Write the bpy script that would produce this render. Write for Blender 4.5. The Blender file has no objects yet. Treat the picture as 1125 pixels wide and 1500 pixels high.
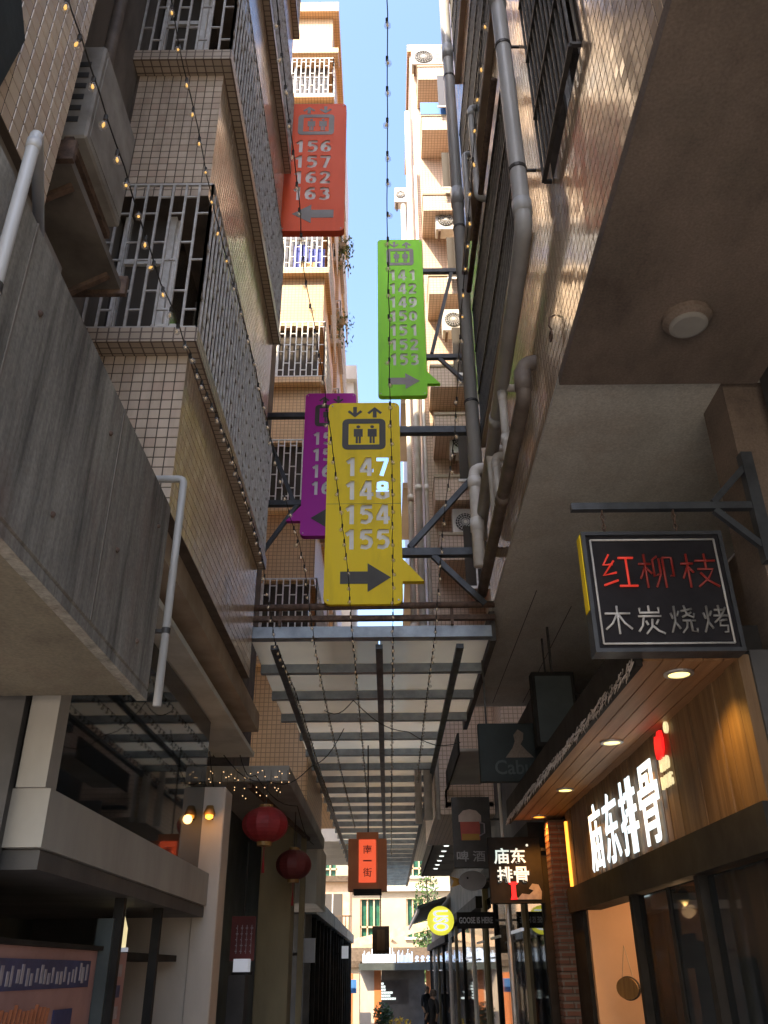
import bpy, bmesh, math, random
from mathutils import Vector, Matrix
R = math.radians
rnd = random.Random(11)
sc = bpy.context.scene
COL = sc.collection

# ------------------------------------------------------------------ camera
CAM_Z = 1.6
pitch, roll = math.atan(672 / 1250), R(-0.5)
F0 = Vector((0, math.cos(pitch), math.sin(pitch)))
U0 = Vector((0, -math.sin(pitch), math.cos(pitch)))
R0 = Vector((1, 0, 0))
RR = R0 * math.cos(roll) + U0 * math.sin(roll)
UU = U0 * math.cos(roll) - R0 * math.sin(roll)
cam_d = bpy.data.cameras.new('camera')
cam_d.sensor_fit = 'VERTICAL'; cam_d.sensor_height = 36; cam_d.lens = 30
cam_d.clip_start = .05; cam_d.clip_end = 2000
cam = bpy.data.objects.new('camera', cam_d); COL.objects.link(cam)
cam.matrix_world = Matrix(((RR.x, UU.x, -F0.x, 0), (RR.y, UU.y, -F0.y, 0), (RR.z, UU.z, -F0.z, CAM_Z), (0, 0, 0, 1)))
sc.camera = cam

# ------------------------------------------------------------------ world, sun, exposure
SUN_EL, SUN_AZ = R(48), R(211)
w = bpy.data.worlds.new('World'); sc.world = w; w.use_nodes = True
nt = w.node_tree; nt.nodes.clear()
sky = nt.nodes.new('ShaderNodeTexSky'); sky.sky_type = 'NISHITA'; sky.sun_disc = False
sky.sun_elevation = SUN_EL; sky.sun_rotation = SUN_AZ; sky.air_density = 1.0; sky.dust_density = 2.4; sky.ozone_density = 2.5
bg = nt.nodes.new('ShaderNodeBackground'); bg.inputs[1].default_value = .112
wo = nt.nodes.new('ShaderNodeOutputWorld')
nt.links.new(sky.outputs[0], bg.inputs[0]); nt.links.new(bg.outputs[0], wo.inputs[0])
sun_d = bpy.data.lights.new('sun', 'SUN'); sun_d.energy = 2.5; sun_d.angle = R(.5); sun_d.color = (1, .82, .57)
sun = bpy.data.objects.new('sun', sun_d); COL.objects.link(sun)
sdir = Vector((math.sin(SUN_AZ) * math.cos(SUN_EL), math.cos(SUN_AZ) * math.cos(SUN_EL), math.sin(SUN_EL)))
sun.rotation_euler = (-sdir).to_track_quat('-Z', 'Y').to_euler(); sun.location = sdir * 60
vs = sc.view_settings; vs.view_transform = 'Standard'; vs.look = 'None'; vs.gamma = 1; vs.use_curve_mapping = False
vs.exposure = 2.48
sc.cycles.use_denoising = True
sc.cycles.max_bounces = 10; sc.cycles.diffuse_bounces = 6; sc.cycles.glossy_bounces = 4; sc.cycles.transmission_bounces = 6
sc.cycles.transparent_max_bounces = 12; sc.cycles.caustics_reflective = False; sc.cycles.caustics_refractive = False
sc.cycles.sample_clamp_indirect = 6

# ------------------------------------------------------------------ materials
MATS = {}
def N(t, typ, **kw):
    n = t.nodes.new(typ)
    for k, v in kw.items(): setattr(n, k, v)
    return n
def mk(name):
    m = bpy.data.materials.new(name); m.use_nodes = True
    t = m.node_tree; b = t.nodes['Principled BSDF']; MATS[name] = m
    return m, t, b
def c4(c): return (c[0], c[1], c[2], 1)
def ramp(t, fac, stops):
    r = N(t, 'ShaderNodeValToRGB'); e = r.color_ramp.elements
    while len(e) < len(stops): e.new(.5)
    for i, (p, c) in enumerate(stops): e[i].position = p; e[i].color = c4(c)
    t.links.new(fac, r.inputs[0]); return r.outputs[0]
def noise(t, scale, stretch=(1, 1, 1), detail=5, rough=.6, coord='Object'):
    tc = N(t, 'ShaderNodeTexCoord'); mp = N(t, 'ShaderNodeMapping'); mp.inputs['Scale'].default_value = stretch
    n = N(t, 'ShaderNodeTexNoise'); n.inputs['Scale'].default_value = scale; n.inputs['Detail'].default_value = detail; n.inputs['Roughness'].default_value = rough
    if coord == 'Position':
        g = N(t, 'ShaderNodeNewGeometry'); t.links.new(g.outputs['Position'], mp.inputs[0])
    else: t.links.new(tc.outputs[coord], mp.inputs[0])
    t.links.new(mp.outputs[0], n.inputs['Vector']); return n.outputs['Fac']
def M(name, c, c2=None, rough=.6, scale=5, metal=0, bump=.15, bscale=50, stretch=(1, 1, 1), coat=0, spec=.5, lo=.35, hi=.65, rvar=.12):
    m, t, b = mk(name)
    c2 = c2 or tuple(x * .72 for x in c)
    f = noise(t, scale, stretch, coord='Position')
    t.links.new(ramp(t, f, [(lo, c), (hi, c2)]), b.inputs['Base Color'])
    mr = N(t, 'ShaderNodeMapRange'); mr.inputs[3].default_value = max(.03, rough - rvar); mr.inputs[4].default_value = min(1, rough + rvar)
    t.links.new(f, mr.inputs[0]); t.links.new(mr.outputs[0], b.inputs['Roughness'])
    b.inputs['Metallic'].default_value = metal; b.inputs['Coat Weight'].default_value = coat; b.inputs['Specular IOR Level'].default_value = spec
    if bump:
        bp = N(t, 'ShaderNodeBump'); bp.inputs['Strength'].default_value = bump; bp.inputs['Distance'].default_value = .01
        t.links.new(noise(t, bscale, stretch, coord='Position'), bp.inputs['Height']); t.links.new(bp.outputs[0], b.inputs['Normal'])
    return m
def EM(name, c, s, base=(.1, .1, .1)):
    m, t, b = mk(name)
    b.inputs['Base Color'].default_value = c4(base); b.inputs['Emission Color'].default_value = c4(c); b.inputs['Emission Strength'].default_value = s
    b.inputs['Roughness'].default_value = .4
    return m
def TILE(name, tones, dirt, rough=.2):
    """glazed ceramic tile: one tone for each piece, thin dirt runs, clear glaze"""
    m, t, b = mk(name)
    g = N(t, 'ShaderNodeNewGeometry'); oi = N(t, 'ShaderNodeObjectInfo')
    ad = N(t, 'ShaderNodeMath', operation='ADD'); fr = N(t, 'ShaderNodeMath', operation='FRACT')
    t.links.new(g.outputs['Random Per Island'], ad.inputs[0]); t.links.new(oi.outputs['Random'], ad.inputs[1]); t.links.new(ad.outputs[0], fr.inputs[0])
    col = ramp(t, fr.outputs[0], [(i / (len(tones) - 1), c) for i, c in enumerate(tones)])
    dm = ramp(t, noise(t, 1.6, (2.2, 2.2, .5), 6, .65, 'Position'), [(.48, (0, 0, 0)), (.78, (1, 1, 1))])
    mx = N(t, 'ShaderNodeMix', data_type='RGBA'); mx.inputs[7].default_value = c4(dirt)
    sc_ = N(t, 'ShaderNodeMath', operation='MULTIPLY'); sc_.inputs[1].default_value = .75
    t.links.new(dm, sc_.inputs[0]); t.links.new(sc_.outputs[0], mx.inputs[0]); t.links.new(col, mx.inputs[6]); t.links.new(mx.outputs[2], b.inputs['Base Color'])
    mr = N(t, 'ShaderNodeMapRange'); mr.inputs[3].default_value = rough - .06; mr.inputs[4].default_value = rough + .2
    t.links.new(dm, mr.inputs[0]); t.links.new(mr.outputs[0], b.inputs['Roughness'])
    b.inputs['Coat Weight'].default_value = .12; b.inputs['Coat Roughness'].default_value = .15; b.inputs['Specular IOR Level'].default_value = .4
    return m
def FT(name, a, b2, mortar, wdt=.075, hgt=.075, rough=.35, dirt=.25, off=0.0, msize=.006):
    """far tiled or bricked surface: pieces too small to tell apart"""
    m, t, b = mk(name)
    uv = N(t, 'ShaderNodeUVMap'); br = N(t, 'ShaderNodeTexBrick')
    br.offset = off; br.inputs['Scale'].default_value = 1; br.inputs['Brick Width'].default_value = wdt; br.inputs['Row Height'].default_value = hgt
    br.inputs['Mortar Size'].default_value = msize; br.inputs['Mortar Smooth'].default_value = .2
    br.inputs['Color1'].default_value = c4(a); br.inputs['Color2'].default_value = c4(b2); br.inputs['Mortar'].default_value = c4(mortar)
    t.links.new(uv.outputs[0], br.inputs['Vector'])
    mx = N(t, 'ShaderNodeMix', data_type='RGBA', blend_type='MULTIPLY'); mx.inputs[0].default_value = dirt * 2
    t.links.new(br.outputs[0], mx.inputs[6]); t.links.new(ramp(t, noise(t, .9, (1.5, 1.5, .4), 6, .65, 'Position'), [(.4, (1, 1, 1)), (.75, (.55, .5, .46))]), mx.inputs[7])
    t.links.new(mx.outputs[2], b.inputs['Base Color']); b.inputs['Roughness'].default_value = rough
    bp = N(t, 'ShaderNodeBump'); bp.inputs['Strength'].default_value = .4; bp.inputs['Distance'].default_value = .004; bp.invert = True
    t.links.new(br.outputs['Fac'], bp.inputs['Height']); t.links.new(bp.outputs[0], b.inputs['Normal'])
    return m
def GLASS(name, tint, clear, rough=.03, milky=0.0, base=(.02, .025, .03)):
    """pane: part clear, part reflecting, optionally milky"""
    m, t, b = mk(name)
    b.inputs['Base Color'].default_value = c4(base); b.inputs['Roughness'].default_value = rough; b.inputs['Specular IOR Level'].default_value = .8
    out = t.nodes['Material Output']
    tr = N(t, 'ShaderNodeBsdfTransparent'); tr.inputs[0].default_value = c4(tint)
    sh = b.outputs[0]
    if milky:
        tl = N(t, 'ShaderNodeBsdfTranslucent'); tl.inputs[0].default_value = c4(tint)
        f = noise(t, 3, (1, 1, 1), 5, .6, 'Position')
        mr = N(t, 'ShaderNodeMapRange'); mr.inputs[1].default_value = .3; mr.inputs[2].default_value = .7; mr.inputs[3].default_value = milky * .75; mr.inputs[4].default_value = min(1, milky * 1.2)
        t.links.new(f, mr.inputs[0])
        m2 = N(t, 'ShaderNodeMixShader'); t.links.new(mr.outputs[0], m2.inputs[0]); t.links.new(sh, m2.inputs[1]); t.links.new(tl.outputs[0], m2.inputs[2]); sh = m2.outputs[0]
    mx = N(t, 'ShaderNodeMixShader'); mx.inputs[0].default_value = clear
    t.links.new(sh, mx.inputs[1]); t.links.new(tr.outputs[0], mx.inputs[2]); t.links.new(mx.outputs[0], out.inputs[0])
    return m

TILE('tile_left', [(.58, .475, .375), (.51, .41, .32), (.62, .51, .405), (.55, .44, .35), (.52, .395, .31), (.57, .47, .38)], (.21, .165, .125), .22)
TILE('tile_right', [(.60, .46, .33), (.52, .38, .27), (.64, .49, .35), (.56, .42, .30)], (.26, .19, .13), .15)
M('grout', (.10, .075, .058), (.06, .045, .036), .85, 6)
FT('far_tile_warm', (.68, .44, .235), (.63, .40, .21), (.34, .20, .10), dirt=.12)
FT('far_tile_pink', (.68, .52, .40), (.62, .47, .36), (.34, .24, .17), dirt=.12)
FT('ledge_tile', (.52, .43, .34), (.46, .38, .30), (.15, .11, .09), .075, .06)
FT('far_tile_pale', (.70, .60, .52), (.64, .55, .48), (.36, .29, .25), dirt=.12)  # pale tile tone for far walls and ledges
M('plaster_dirty', (.22, .19, .16), (.10, .085, .07), .9, 2.2, stretch=(1, 1, .35), bump=.3)
M('plaster_pale', (.36, .345, .315), (.26, .245, .225), .85, 1.5, stretch=(1, 1, .4), bump=.12)
M('plaster_white', (.66, .64, .60), (.52, .50, .47), .85, 1.2, stretch=(1, 1, .4), bump=.1)
M('plaster_cream', (.44, .355, .25), (.38, .305, .21), .85, .8, bump=.1)
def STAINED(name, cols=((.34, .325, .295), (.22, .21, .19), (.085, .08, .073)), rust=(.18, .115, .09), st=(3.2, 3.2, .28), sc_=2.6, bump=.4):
    """old rain-streaked concrete: grey ground, dark runs, rusty blotches"""
    m, t, b = mk(name)
    run = ramp(t, noise(t, sc_, st, 8, .7, 'Position'), list(zip((.34, .50, .66), cols)))
    blot = ramp(t, noise(t, 1.7, (1, 1, .6), 6, .7, 'Position'), [(.50, (0, 0, 0)), (.68, (.55, .55, .55))])
    spk = ramp(t, noise(t, 70, (1, 1, 1), 2, .5, 'Position'), [(.3, (.82, .82, .82)), (.7, (1.1, 1.1, 1.1))])
    a = N(t, 'ShaderNodeMix', data_type='RGBA'); a.inputs[7].default_value = c4(rust); t.links.new(blot, a.inputs[0]); t.links.new(run, a.inputs[6])
    c = N(t, 'ShaderNodeMix', data_type='RGBA', blend_type='MULTIPLY'); c.inputs[0].default_value = 1; t.links.new(a.outputs[2], c.inputs[6]); t.links.new(spk, c.inputs[7])
    t.links.new(c.outputs[2], b.inputs['Base Color']); b.inputs['Roughness'].default_value = .95
    bp = N(t, 'ShaderNodeBump'); bp.inputs['Strength'].default_value = bump; bp.inputs['Distance'].default_value = .01; t.links.new(noise(t, 22, (1, 1, 1), 8, .65, 'Position'), bp.inputs['Height']); t.links.new(bp.outputs[0], b.inputs['Normal'])
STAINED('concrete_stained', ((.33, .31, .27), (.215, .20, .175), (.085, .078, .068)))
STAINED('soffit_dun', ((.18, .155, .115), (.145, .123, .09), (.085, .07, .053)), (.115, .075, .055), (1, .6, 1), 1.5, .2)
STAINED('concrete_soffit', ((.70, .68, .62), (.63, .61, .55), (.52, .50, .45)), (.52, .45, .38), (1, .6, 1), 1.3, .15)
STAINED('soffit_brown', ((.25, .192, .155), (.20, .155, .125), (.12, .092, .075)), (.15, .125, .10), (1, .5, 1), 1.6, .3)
M('sheet_grey', (.62, .62, .58), (.42, .42, .38), .55, 2.4, bump=.05, lo=.45, hi=.75)
M('beam_beige', (.42, .34, .26), (.30, .23, .17), .8, 2.5, bump=.15)
M('galvanised', (.52, .53, .55), (.40, .41, .43), .42, 9, metal=.55, bump=.04)
M('white_bar', (.78, .77, .76), (.58, .55, .52), .5, 14, bump=.05)
M('grille_grey', (.55, .535, .52), (.36, .33, .31), .55, 14, bump=.05)
M('dark_bar', (.06, .055, .05), (.03, .027, .025), .55, 14, bump=.05)
M('rust_bar', (.16, .10, .07), (.07, .045, .035), .8, 18, bump=.3)
M('steel_dark', (.075, .085, .10), (.045, .05, .06), .5, 7, metal=.2, bump=.05)
M('steel_blue', (.32, .36, .40), (.22, .25, .285), .45, 6, metal=.3, bump=.04)
M('pvc_grey', (.46, .46, .46), (.36, .355, .35), .42, 4, bump=.03, stretch=(1, 1, .3))
M('pvc_brown', (.23, .19, .16), (.13, .105, .09), .6, 5, bump=.1)
M('pvc_white', (.76, .73, .69), (.60, .57, .53), .45, 5, bump=.04)
M('ac_white', (.66, .64, .60), (.52, .49, .45), .5, 4, bump=.03)
M('ac_dirty', (.36, .34, .31), (.20, .18, .16), .7, 3, bump=.1)
M('ac_dark', (.05, .05, .05), (.03, .03, .03), .6)
M('sign_yellow', (.92, .68, .012), (.72, .53, .03), .5, 2.6, bump=.05, bscale=8, spec=.25, stretch=(2, 2, .5), lo=.5, hi=.85)
M('sign_green', (.32, .90, .04), (.25, .70, .06), .5, 2.6, bump=.05, bscale=8, spec=.25, stretch=(2, 2, .5), lo=.5, hi=.85)
M('sign_red', (.98, .15, .06), (.84, .13, .06), .5, 2.6, bump=.05, bscale=8, spec=.25, stretch=(2, 2, .5), lo=.5, hi=.85)
M('sign_purple', (.56, .03, .47), (.44, .028, .37), .5, 2.6, bump=.05, bscale=8, spec=.25, stretch=(2, 2, .5), lo=.5, hi=.85)
M('sign_grey', (.075, .07, .065), (.06, .056, .052), .6, 4, bump=.02)
M('sign_midgrey', (.30, .28, .27), (.25, .235, .225), .5, 4, bump=.02)
M('sign_back', (.86, .85, .83), (.74, .73, .72), .45, 5, bump=.02)
M('wood_plank', (.20, .115, .05), (.11, .06, .026), .6, 3, stretch=(5, 5, .35), bump=.3, bscale=25)
M('wood_soffit', (.38, .20, .09), (.25, .125, .055), .55, 3, stretch=(5, .3, 5), bump=.3, bscale=25)
M('wood_oval', (.42, .22, .07), (.30, .15, .045), .6, 8, stretch=(3, 3, .6))
M('dark_frame', (.028, .025, .022), (.016, .014, .013), .75, 4, bump=.05, spec=.2)
M('dark_wall', (.085, .08, .078), (.05, .048, .048), .7, 2, bump=.1)
M('dark_teal', (.065, .078, .077), (.04, .05, .05), .6, 2, bump=.1)
M('interior_peach', (.72, .42, .24), (.64, .37, .21), .8, 1.5, bump=.05)
M('interior_pale', (.45, .42, .36), (.33, .30, .26), .8, 2)
M('column_beige', (.54, .46, .385), (.40, .34, .28), .8, 1.6, stretch=(1, 1, .4), bump=.15)
M('column_ochre', (.33, .27, .16), (.22, .18, .11), .8, 1.6, stretch=(1, 1, .3), bump=.15)
M('paving', (.48, .44, .38), (.38, .345, .30), .85, 3, bump=.4, bscale=90)
M('lantern_red', (.30, .018, .02), (.20, .012, .014), .6, 6, bump=.1)
M('lantern_gold', (.30, .16, .04), (.2, .1, .03), .5)
M('fringe_pale', (.52, .46, .42), (.38, .32, .28), .5, 20)
M('cable', (.03, .026, .022), (.02, .018, .016), .7)
M('leaf', (.07, .13, .025), (.035, .07, .015), .55, 9, bump=0)
M('flower', (.80, .55, .03), (.7, .42, .02), .6, 9, bump=0)
M('bark', (.10, .07, .045), (.06, .04, .025), .9, 9)
M('tarp_green', (.013, .022, .022), (.009, .014, .014), .7, 3, bump=.3, bscale=14)
M('green_window', (.025, .13, .08), (.015, .08, .05), .3, 4)
M('timber_pale', (.62, .42, .27), (.50, .33, .20), .7, 3, bump=.1)
M('orange_paint', (.52, .17, .05), (.42, .13, .04), .6, 3)
M('cloth_dark', (.03, .03, .035), (.02, .02, .024), .9, 9)
M('skin', (.50, .32, .22), (.44, .27, .18), .6, 6)
M('hair_grey', (.16, .13, .11), (.10, .08, .07), .8, 20)
M('maroon', (.16, .022, .02), (.11, .016, .015), .6, 4)
M('pink_panel', (.42, .24, .22), (.34, .19, .18), .6, 3)
M('blue_band', (.05, .055, .16), (.035, .04, .11), .5, 4)
M('print_pale', (.42, .38, .40), (.3, .27, .3), .6, 20)
M('print_orange', (.45, .15, .06), (.35, .11, .04), .6, 20)
M('blue_paint', (.06, .20, .50), (.05, .16, .42), .5, 4)
M('red_paint', (.55, .10, .07), (.45, .08, .055), .5, 4)
M('grey_board', (.42, .42, .44), (.36, .36, .38), .5, 4)
M('beer_foam', (.60, .50, .46), (.5, .4, .36), .6)
M('beer_amber', (.50, .26, .03), (.4, .2, .02), .5)
M('laundry_blue', (.10, .13, .45), (.07, .09, .34), .8)
M('cardboard', (.55, .37, .20), (.45, .30, .16), .8)
M('neon_frame', (.04, .043, .05), (.025, .027, .032), .5, 8)
M('neon_panel', (.022, .02, .023), (.015, .014, .017), .7, 5, spec=.15)
M('neon_off', (.55, .54, .52), (.46, .45, .44), .35, 20)
M('neon_off_dim', (.24, .235, .225), (.18, .175, .17), .35, 20)
FT('brick', (.17, .07, .045), (.13, .052, .035), (.15, .125, .11), .21, .065, .75, .3, .5, .01)
GLASS('glass_dark', (.5, .55, .55), .25, .03)
GLASS('glass_window', (.5, .5, .48), .12, .08, base=(.085, .075, .066))
GLASS('glass_shop', (.6, .6, .58), .34, .03)
GLASS('glass_canopy', (1, .94, .78), .18, .15, milky=1.2, base=(.5, .5, .45))
GLASS('glass_bulb', (.98, .97, .95), .80, .02, base=(.5, .5, .5))
EM('filament', (1, .52, .10), 0.26)
EM('filament_faint', (.9, .6, .3), 0.05, (.3, .25, .2))  # faint glow given to the unlit bulbs
EM('letter_white', (.80, .95, 1), 0.26, (.8, .8, .8))
EM('letter_small', (.75, .92, .84), 0.14, (.8, .8, .8))
EM('letter_red', (1, .01, .01), 0.3, (.6, .02, .02))
EM('letter_cream', (1, .85, .45), 0.14, (.7, .6, .4))
EM('neon_red', (1, .07, .04), 0.07, (.5, .03, .02))
EM('neon_red_dim', (1, .06, .04), .008, (.16, .02, .015))
EM('lamp_warm', (1, .78, .22), 0.55, (.8, .7, .4))
EM('lamp_amber', (1, .33, .03), 0.5, (.8, .5, .2))
EM('lamp_white', (.92, 1, .92), 0.35, (.8, .8, .8))
EM('lantern_glow', (1, .10, .02), 0.14, (.6, .1, .04))
EM('disc_yellow', (1, .95, .06), 0.13, (.8, .75, .1))
EM('disc_white', (.75, .82, 1), 0.16, (.8, .8, .9))
EM('gate_letters', (.45, .66, 1), .27, (.7, .8, .9))
EM('screen_text', (.85, 1, .95), 0.25, (.8, .8, .8))
EM('shop_glow', (.85, .9, 1), 0.05, (.7, .7, .8))
EM('fairy', (1, .62, .3), .35)

# ------------------------------------------------------------------ mesh helpers
ORG = {}
class MB:
    def __init__(s): s.v, s.f = [], []
    def quadbox(s, c):
        o = len(s.v); s.v += [Vector(p) for p in c]
        s.f += [tuple(o + i for i in q) for q in ((0, 3, 2, 1), (4, 5, 6, 7), (0, 1, 5, 4), (1, 2, 6, 5), (2, 3, 7, 6), (3, 0, 4, 7))]; return s
    def box(s, x0, x1, y0, y1, z0, z1):
        return s.quadbox([(x0, y0, z0), (x1, y0, z0), (x1, y1, z0), (x0, y1, z0), (x0, y0, z1), (x1, y0, z1), (x1, y1, z1), (x0, y1, z1)])
    def bar(s, p, q, a, b=None, up=(0, 0, 1)):
        b = b or a; p, q = Vector(p), Vector(q); d = (q - p).normalized(); u = Vector(up)
        if abs(d.dot(u)) > .95: u = Vector((0, 1, 0))
        x = d.cross(u).normalized() * a / 2; y = x.cross(d).normalized() * b / 2
        return s.quadbox([p - x - y, p + x - y, p + x + y, p - x + y, q - x - y, q + x - y, q + x + y, q - x + y])
    def tube(s, pts, r, n=8, cap=True):
        pts = [Vector(p) for p in pts]; o = len(s.v); k = len(pts)
        ref = None
        for i, p in enumerate(pts):
            d = (pts[min(i + 1, k - 1)] - pts[max(i - 1, 0)]).normalized()
            if ref is None: ref = Vector((0, 0, 1)) if abs(d.z) < .9 else Vector((1, 0, 0))
            a = d.cross(ref); a = a.normalized() if a.length > 1e-4 else Vector((1, 0, 0)); b = a.cross(d); ref = b
            rr = r[i] if isinstance(r, (list, tuple)) else r
            for j in range(n):
                t = 2 * math.pi * j / n; s.v.append(p + a * math.cos(t) * rr + b * math.sin(t) * rr)
        for i in range(k - 1):
            for j in range(n):
                j2 = (j + 1) % n; s.f.append((o + i * n + j, o + i * n + j2, o + (i + 1) * n + j2, o + (i + 1) * n + j))
        if cap: s.f.append(tuple(o + j for j in reversed(range(n)))); s.f.append(tuple(o + (k - 1) * n + j for j in range(n)))
        return s
    def lathe(s, prof, c, n=16, axis='z'):
        o = len(s.v); c = Vector(c); k = len(prof)
        for r_, z in prof:
            for j in range(n):
                t = 2 * math.pi * j / n; p = Vector((r_ * math.cos(t), r_ * math.sin(t), z))
                if axis == 'y': p = Vector((p.x, p.z, p.y))
                if axis == 'x': p = Vector((p.z, p.y, p.x))
                s.v.append(c + p)
        for i in range(k - 1):
            for j in range(n):
                j2 = (j + 1) % n; s.f.append((o + i * n + j, o + i * n + j2, o + (i + 1) * n + j2, o + (i + 1) * n + j))
        s.f.append(tuple(o + j for j in reversed(range(n)))); s.f.append(tuple(o + (k - 1) * n + j for j in range(n)))
        return s
    def prism(s, poly, o_, u, v, d):
        """polygon in the plane (u,v) at o_, thickness d along u x v"""
        o_, u, v = Vector(o_), Vector(u), Vector(v); n = u.cross(v); o = len(s.v); k = len(poly)
        for z in (0, d):
            for a, b in poly: s.v.append(o_ + u * a + v * b + n * z)
        s.f.append(tuple(o + i for i in reversed(range(k)))); s.f.append(tuple(o + k + i for i in range(k)))
        for i in range(k):
            j = (i + 1) % k; s.f.append((o + i, o + j, o + k + j, o + k + i))
        return s
    def quad(s, a, b, c, d):
        o = len(s.v); s.v += [Vector(a), Vector(b), Vector(c), Vector(d)]; s.f.append((o, o + 1, o + 2, o + 3)); return s
    def build(s, name, mat, parent=None, smooth=False, bevel=0, **props):
        if parent is not None: L = ORG[parent.name]
        else:
            xs = [p.x for p in s.v]; ys = [p.y for p in s.v]; L = Vector(((min(xs) + max(xs)) / 2, (min(ys) + max(ys)) / 2, min(p.z for p in s.v)))
        me = bpy.data.meshes.new(name); me.from_pydata([tuple(p - L) for p in s.v], [], s.f); me.update()
        bm = bmesh.new(); bm.from_mesh(me); bmesh.ops.recalc_face_normals(bm, faces=bm.faces)
        if bevel: bmesh.ops.bevel(bm, geom=list(bm.edges), offset=bevel, segments=1, affect='EDGES', profile=.5)
        uvl = bm.loops.layers.uv.new('UVMap')
        for f in bm.faces:
            n = f.normal; ax = max(range(3), key=lambda i: abs(n[i])); f.smooth = smooth
            for l in f.loops:
                p = l.vert.co + L; l[uvl].uv = ((p.y, p.z), (p.x, p.z), (p.x, p.y))[ax]
        bm.to_mesh(me); bm.free(); me.materials.append(MATS[mat])
        return link(me, name, parent, L, **props)
def link(me, name, parent, L, **props):
    o = bpy.data.objects.new(name, me); COL.objects.link(o); ORG[o.name] = Vector(L)
    if parent is not None: o.parent = parent
    else: o.location = L
    for k, v in props.items(): o[k] = v
    return o
def thing(name, label, cat, loc, group=None):
    o = bpy.data.objects.new(name, None); COL.objects.link(o); o.location = loc; o.empty_display_size = .1
    ORG[o.name] = Vector(loc); o['label'] = label; o['category'] = cat
    if group: o['group'] = group
    return o
def tag(o, label, cat, group=None):
    o['label'] = label; o['category'] = cat
    if group: o['group'] = group
    return o
def place(me, name, mat, parent, o_, u, v, **props):
    """a flat mesh (xy = face, z = out) set up in the plane u,v at o_"""
    o_, u, v = Vector(o_), Vector(u), Vector(v); n = u.cross(v); L = ORG[parent.name] if parent is not None else Vector(o_)
    for q in me.vertices: q.co = o_ + u * q.co.x + v * q.co.y + n * q.co.z - L
    me.materials.clear(); me.materials.append(MATS[mat]); me.update()
    return link(me, name, parent, L, **props)
def text_curve(s, size, bold=0, depth=.01, line=1, res=3):
    cu = bpy.data.curves.new('text', 'FONT'); cu.body = s; cu.size = size; cu.align_x = 'CENTER'; cu.align_y = 'CENTER'
    cu.offset = bold; cu.extrude = depth; cu.space_line = line; cu.resolution_u = res; return cu
def curve_mesh(cu):
    ob = bpy.data.objects.new('tmp', cu); COL.objects.link(ob); bpy.context.view_layer.update()
    me = bpy.data.meshes.new_from_object(ob.evaluated_get(bpy.context.evaluated_depsgraph_get()))
    bpy.data.objects.remove(ob); return me
def text_mesh(s, size, bold=0, depth=.01, line=1, sx=1, sy=1, fit=None, res=3):
    me = curve_mesh(text_curve(s, size, bold, depth, line, res))
    xs = [q.co.x for q in me.vertices]; ys = [q.co.y for q in me.vertices]
    if not xs: return me
    cx, cy = (min(xs) + max(xs)) / 2, (min(ys) + max(ys)) / 2
    if fit: sx = fit[0] / (max(xs) - min(xs)); sy = fit[1] / (max(ys) - min(ys))
    for q in me.vertices: q.co.x = (q.co.x - cx) * sx; q.co.y = (q.co.y - cy) * sy
    return me
def rrect(w_, h_, r_, n=5):
    p = []
    for cx, cy, a in ((w_ / 2 - r_, h_ / 2 - r_, 0), (-w_ / 2 + r_, h_ / 2 - r_, 90), (-w_ / 2 + r_, -h_ / 2 + r_, 180), (w_ / 2 - r_, -h_ / 2 + r_, 270)):
        for i in range(n + 1):
            t = R(a + 90 * i / n); p.append((cx + r_ * math.cos(t), cy + r_ * math.sin(t)))
    return p
def px(p):
    v = Vector(p) - Vector((0, 0, CAM_Z)); d = v.dot(F0)
    if d < .1: return None
    return 562.5 + 1250 * v.dot(RR) / d, 750 - 1250 * v.dot(UU) / d, d
def wall_holes(mb, a0, a1, z0, z1, holes, put):
    """rectangle with openings, as boxes; put(a0,a1,z0,z1) adds one box"""
    As = sorted({a0, a1, *[h[0] for h in holes], *[h[1] for h in holes]}); As = [a for a in As if a0 <= a <= a1]
    for i in range(len(As) - 1):
        m = (As[i] + As[i + 1]) / 2; cuts = sorted((max(h[2], z0), min(h[3], z1)) for h in holes if h[0] < m < h[1] and h[3] > z0 and h[2] < z1)
        z = z0
        for c0, c1 in cuts:
            if c0 > z + 1e-4: put(As[i], As[i + 1], z, c0)
            z = max(z, c1)
        if z < z1 - 1e-4: put(As[i], As[i + 1], z, z1)
PITCH, GAP = .075, .0072
def tile_verts(u, v, n, w_, h_, d=.003, ch=.0015):
    a, b = w_ / 2, h_ / 2
    return [u * x + v * y for x, y in ((-a, -b), (a, -b), (a, b), (-a, b))] + [u * x + v * y + n * d for x, y in ((-a + ch, -b + ch), (a - ch, -b + ch), (a - ch, b - ch), (-a + ch, b - ch))]
TF = [(4, 5, 6, 7), (0, 1, 5, 4), (1, 2, 6, 5), (2, 3, 7, 6), (3, 0, 4, 7)]
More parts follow.
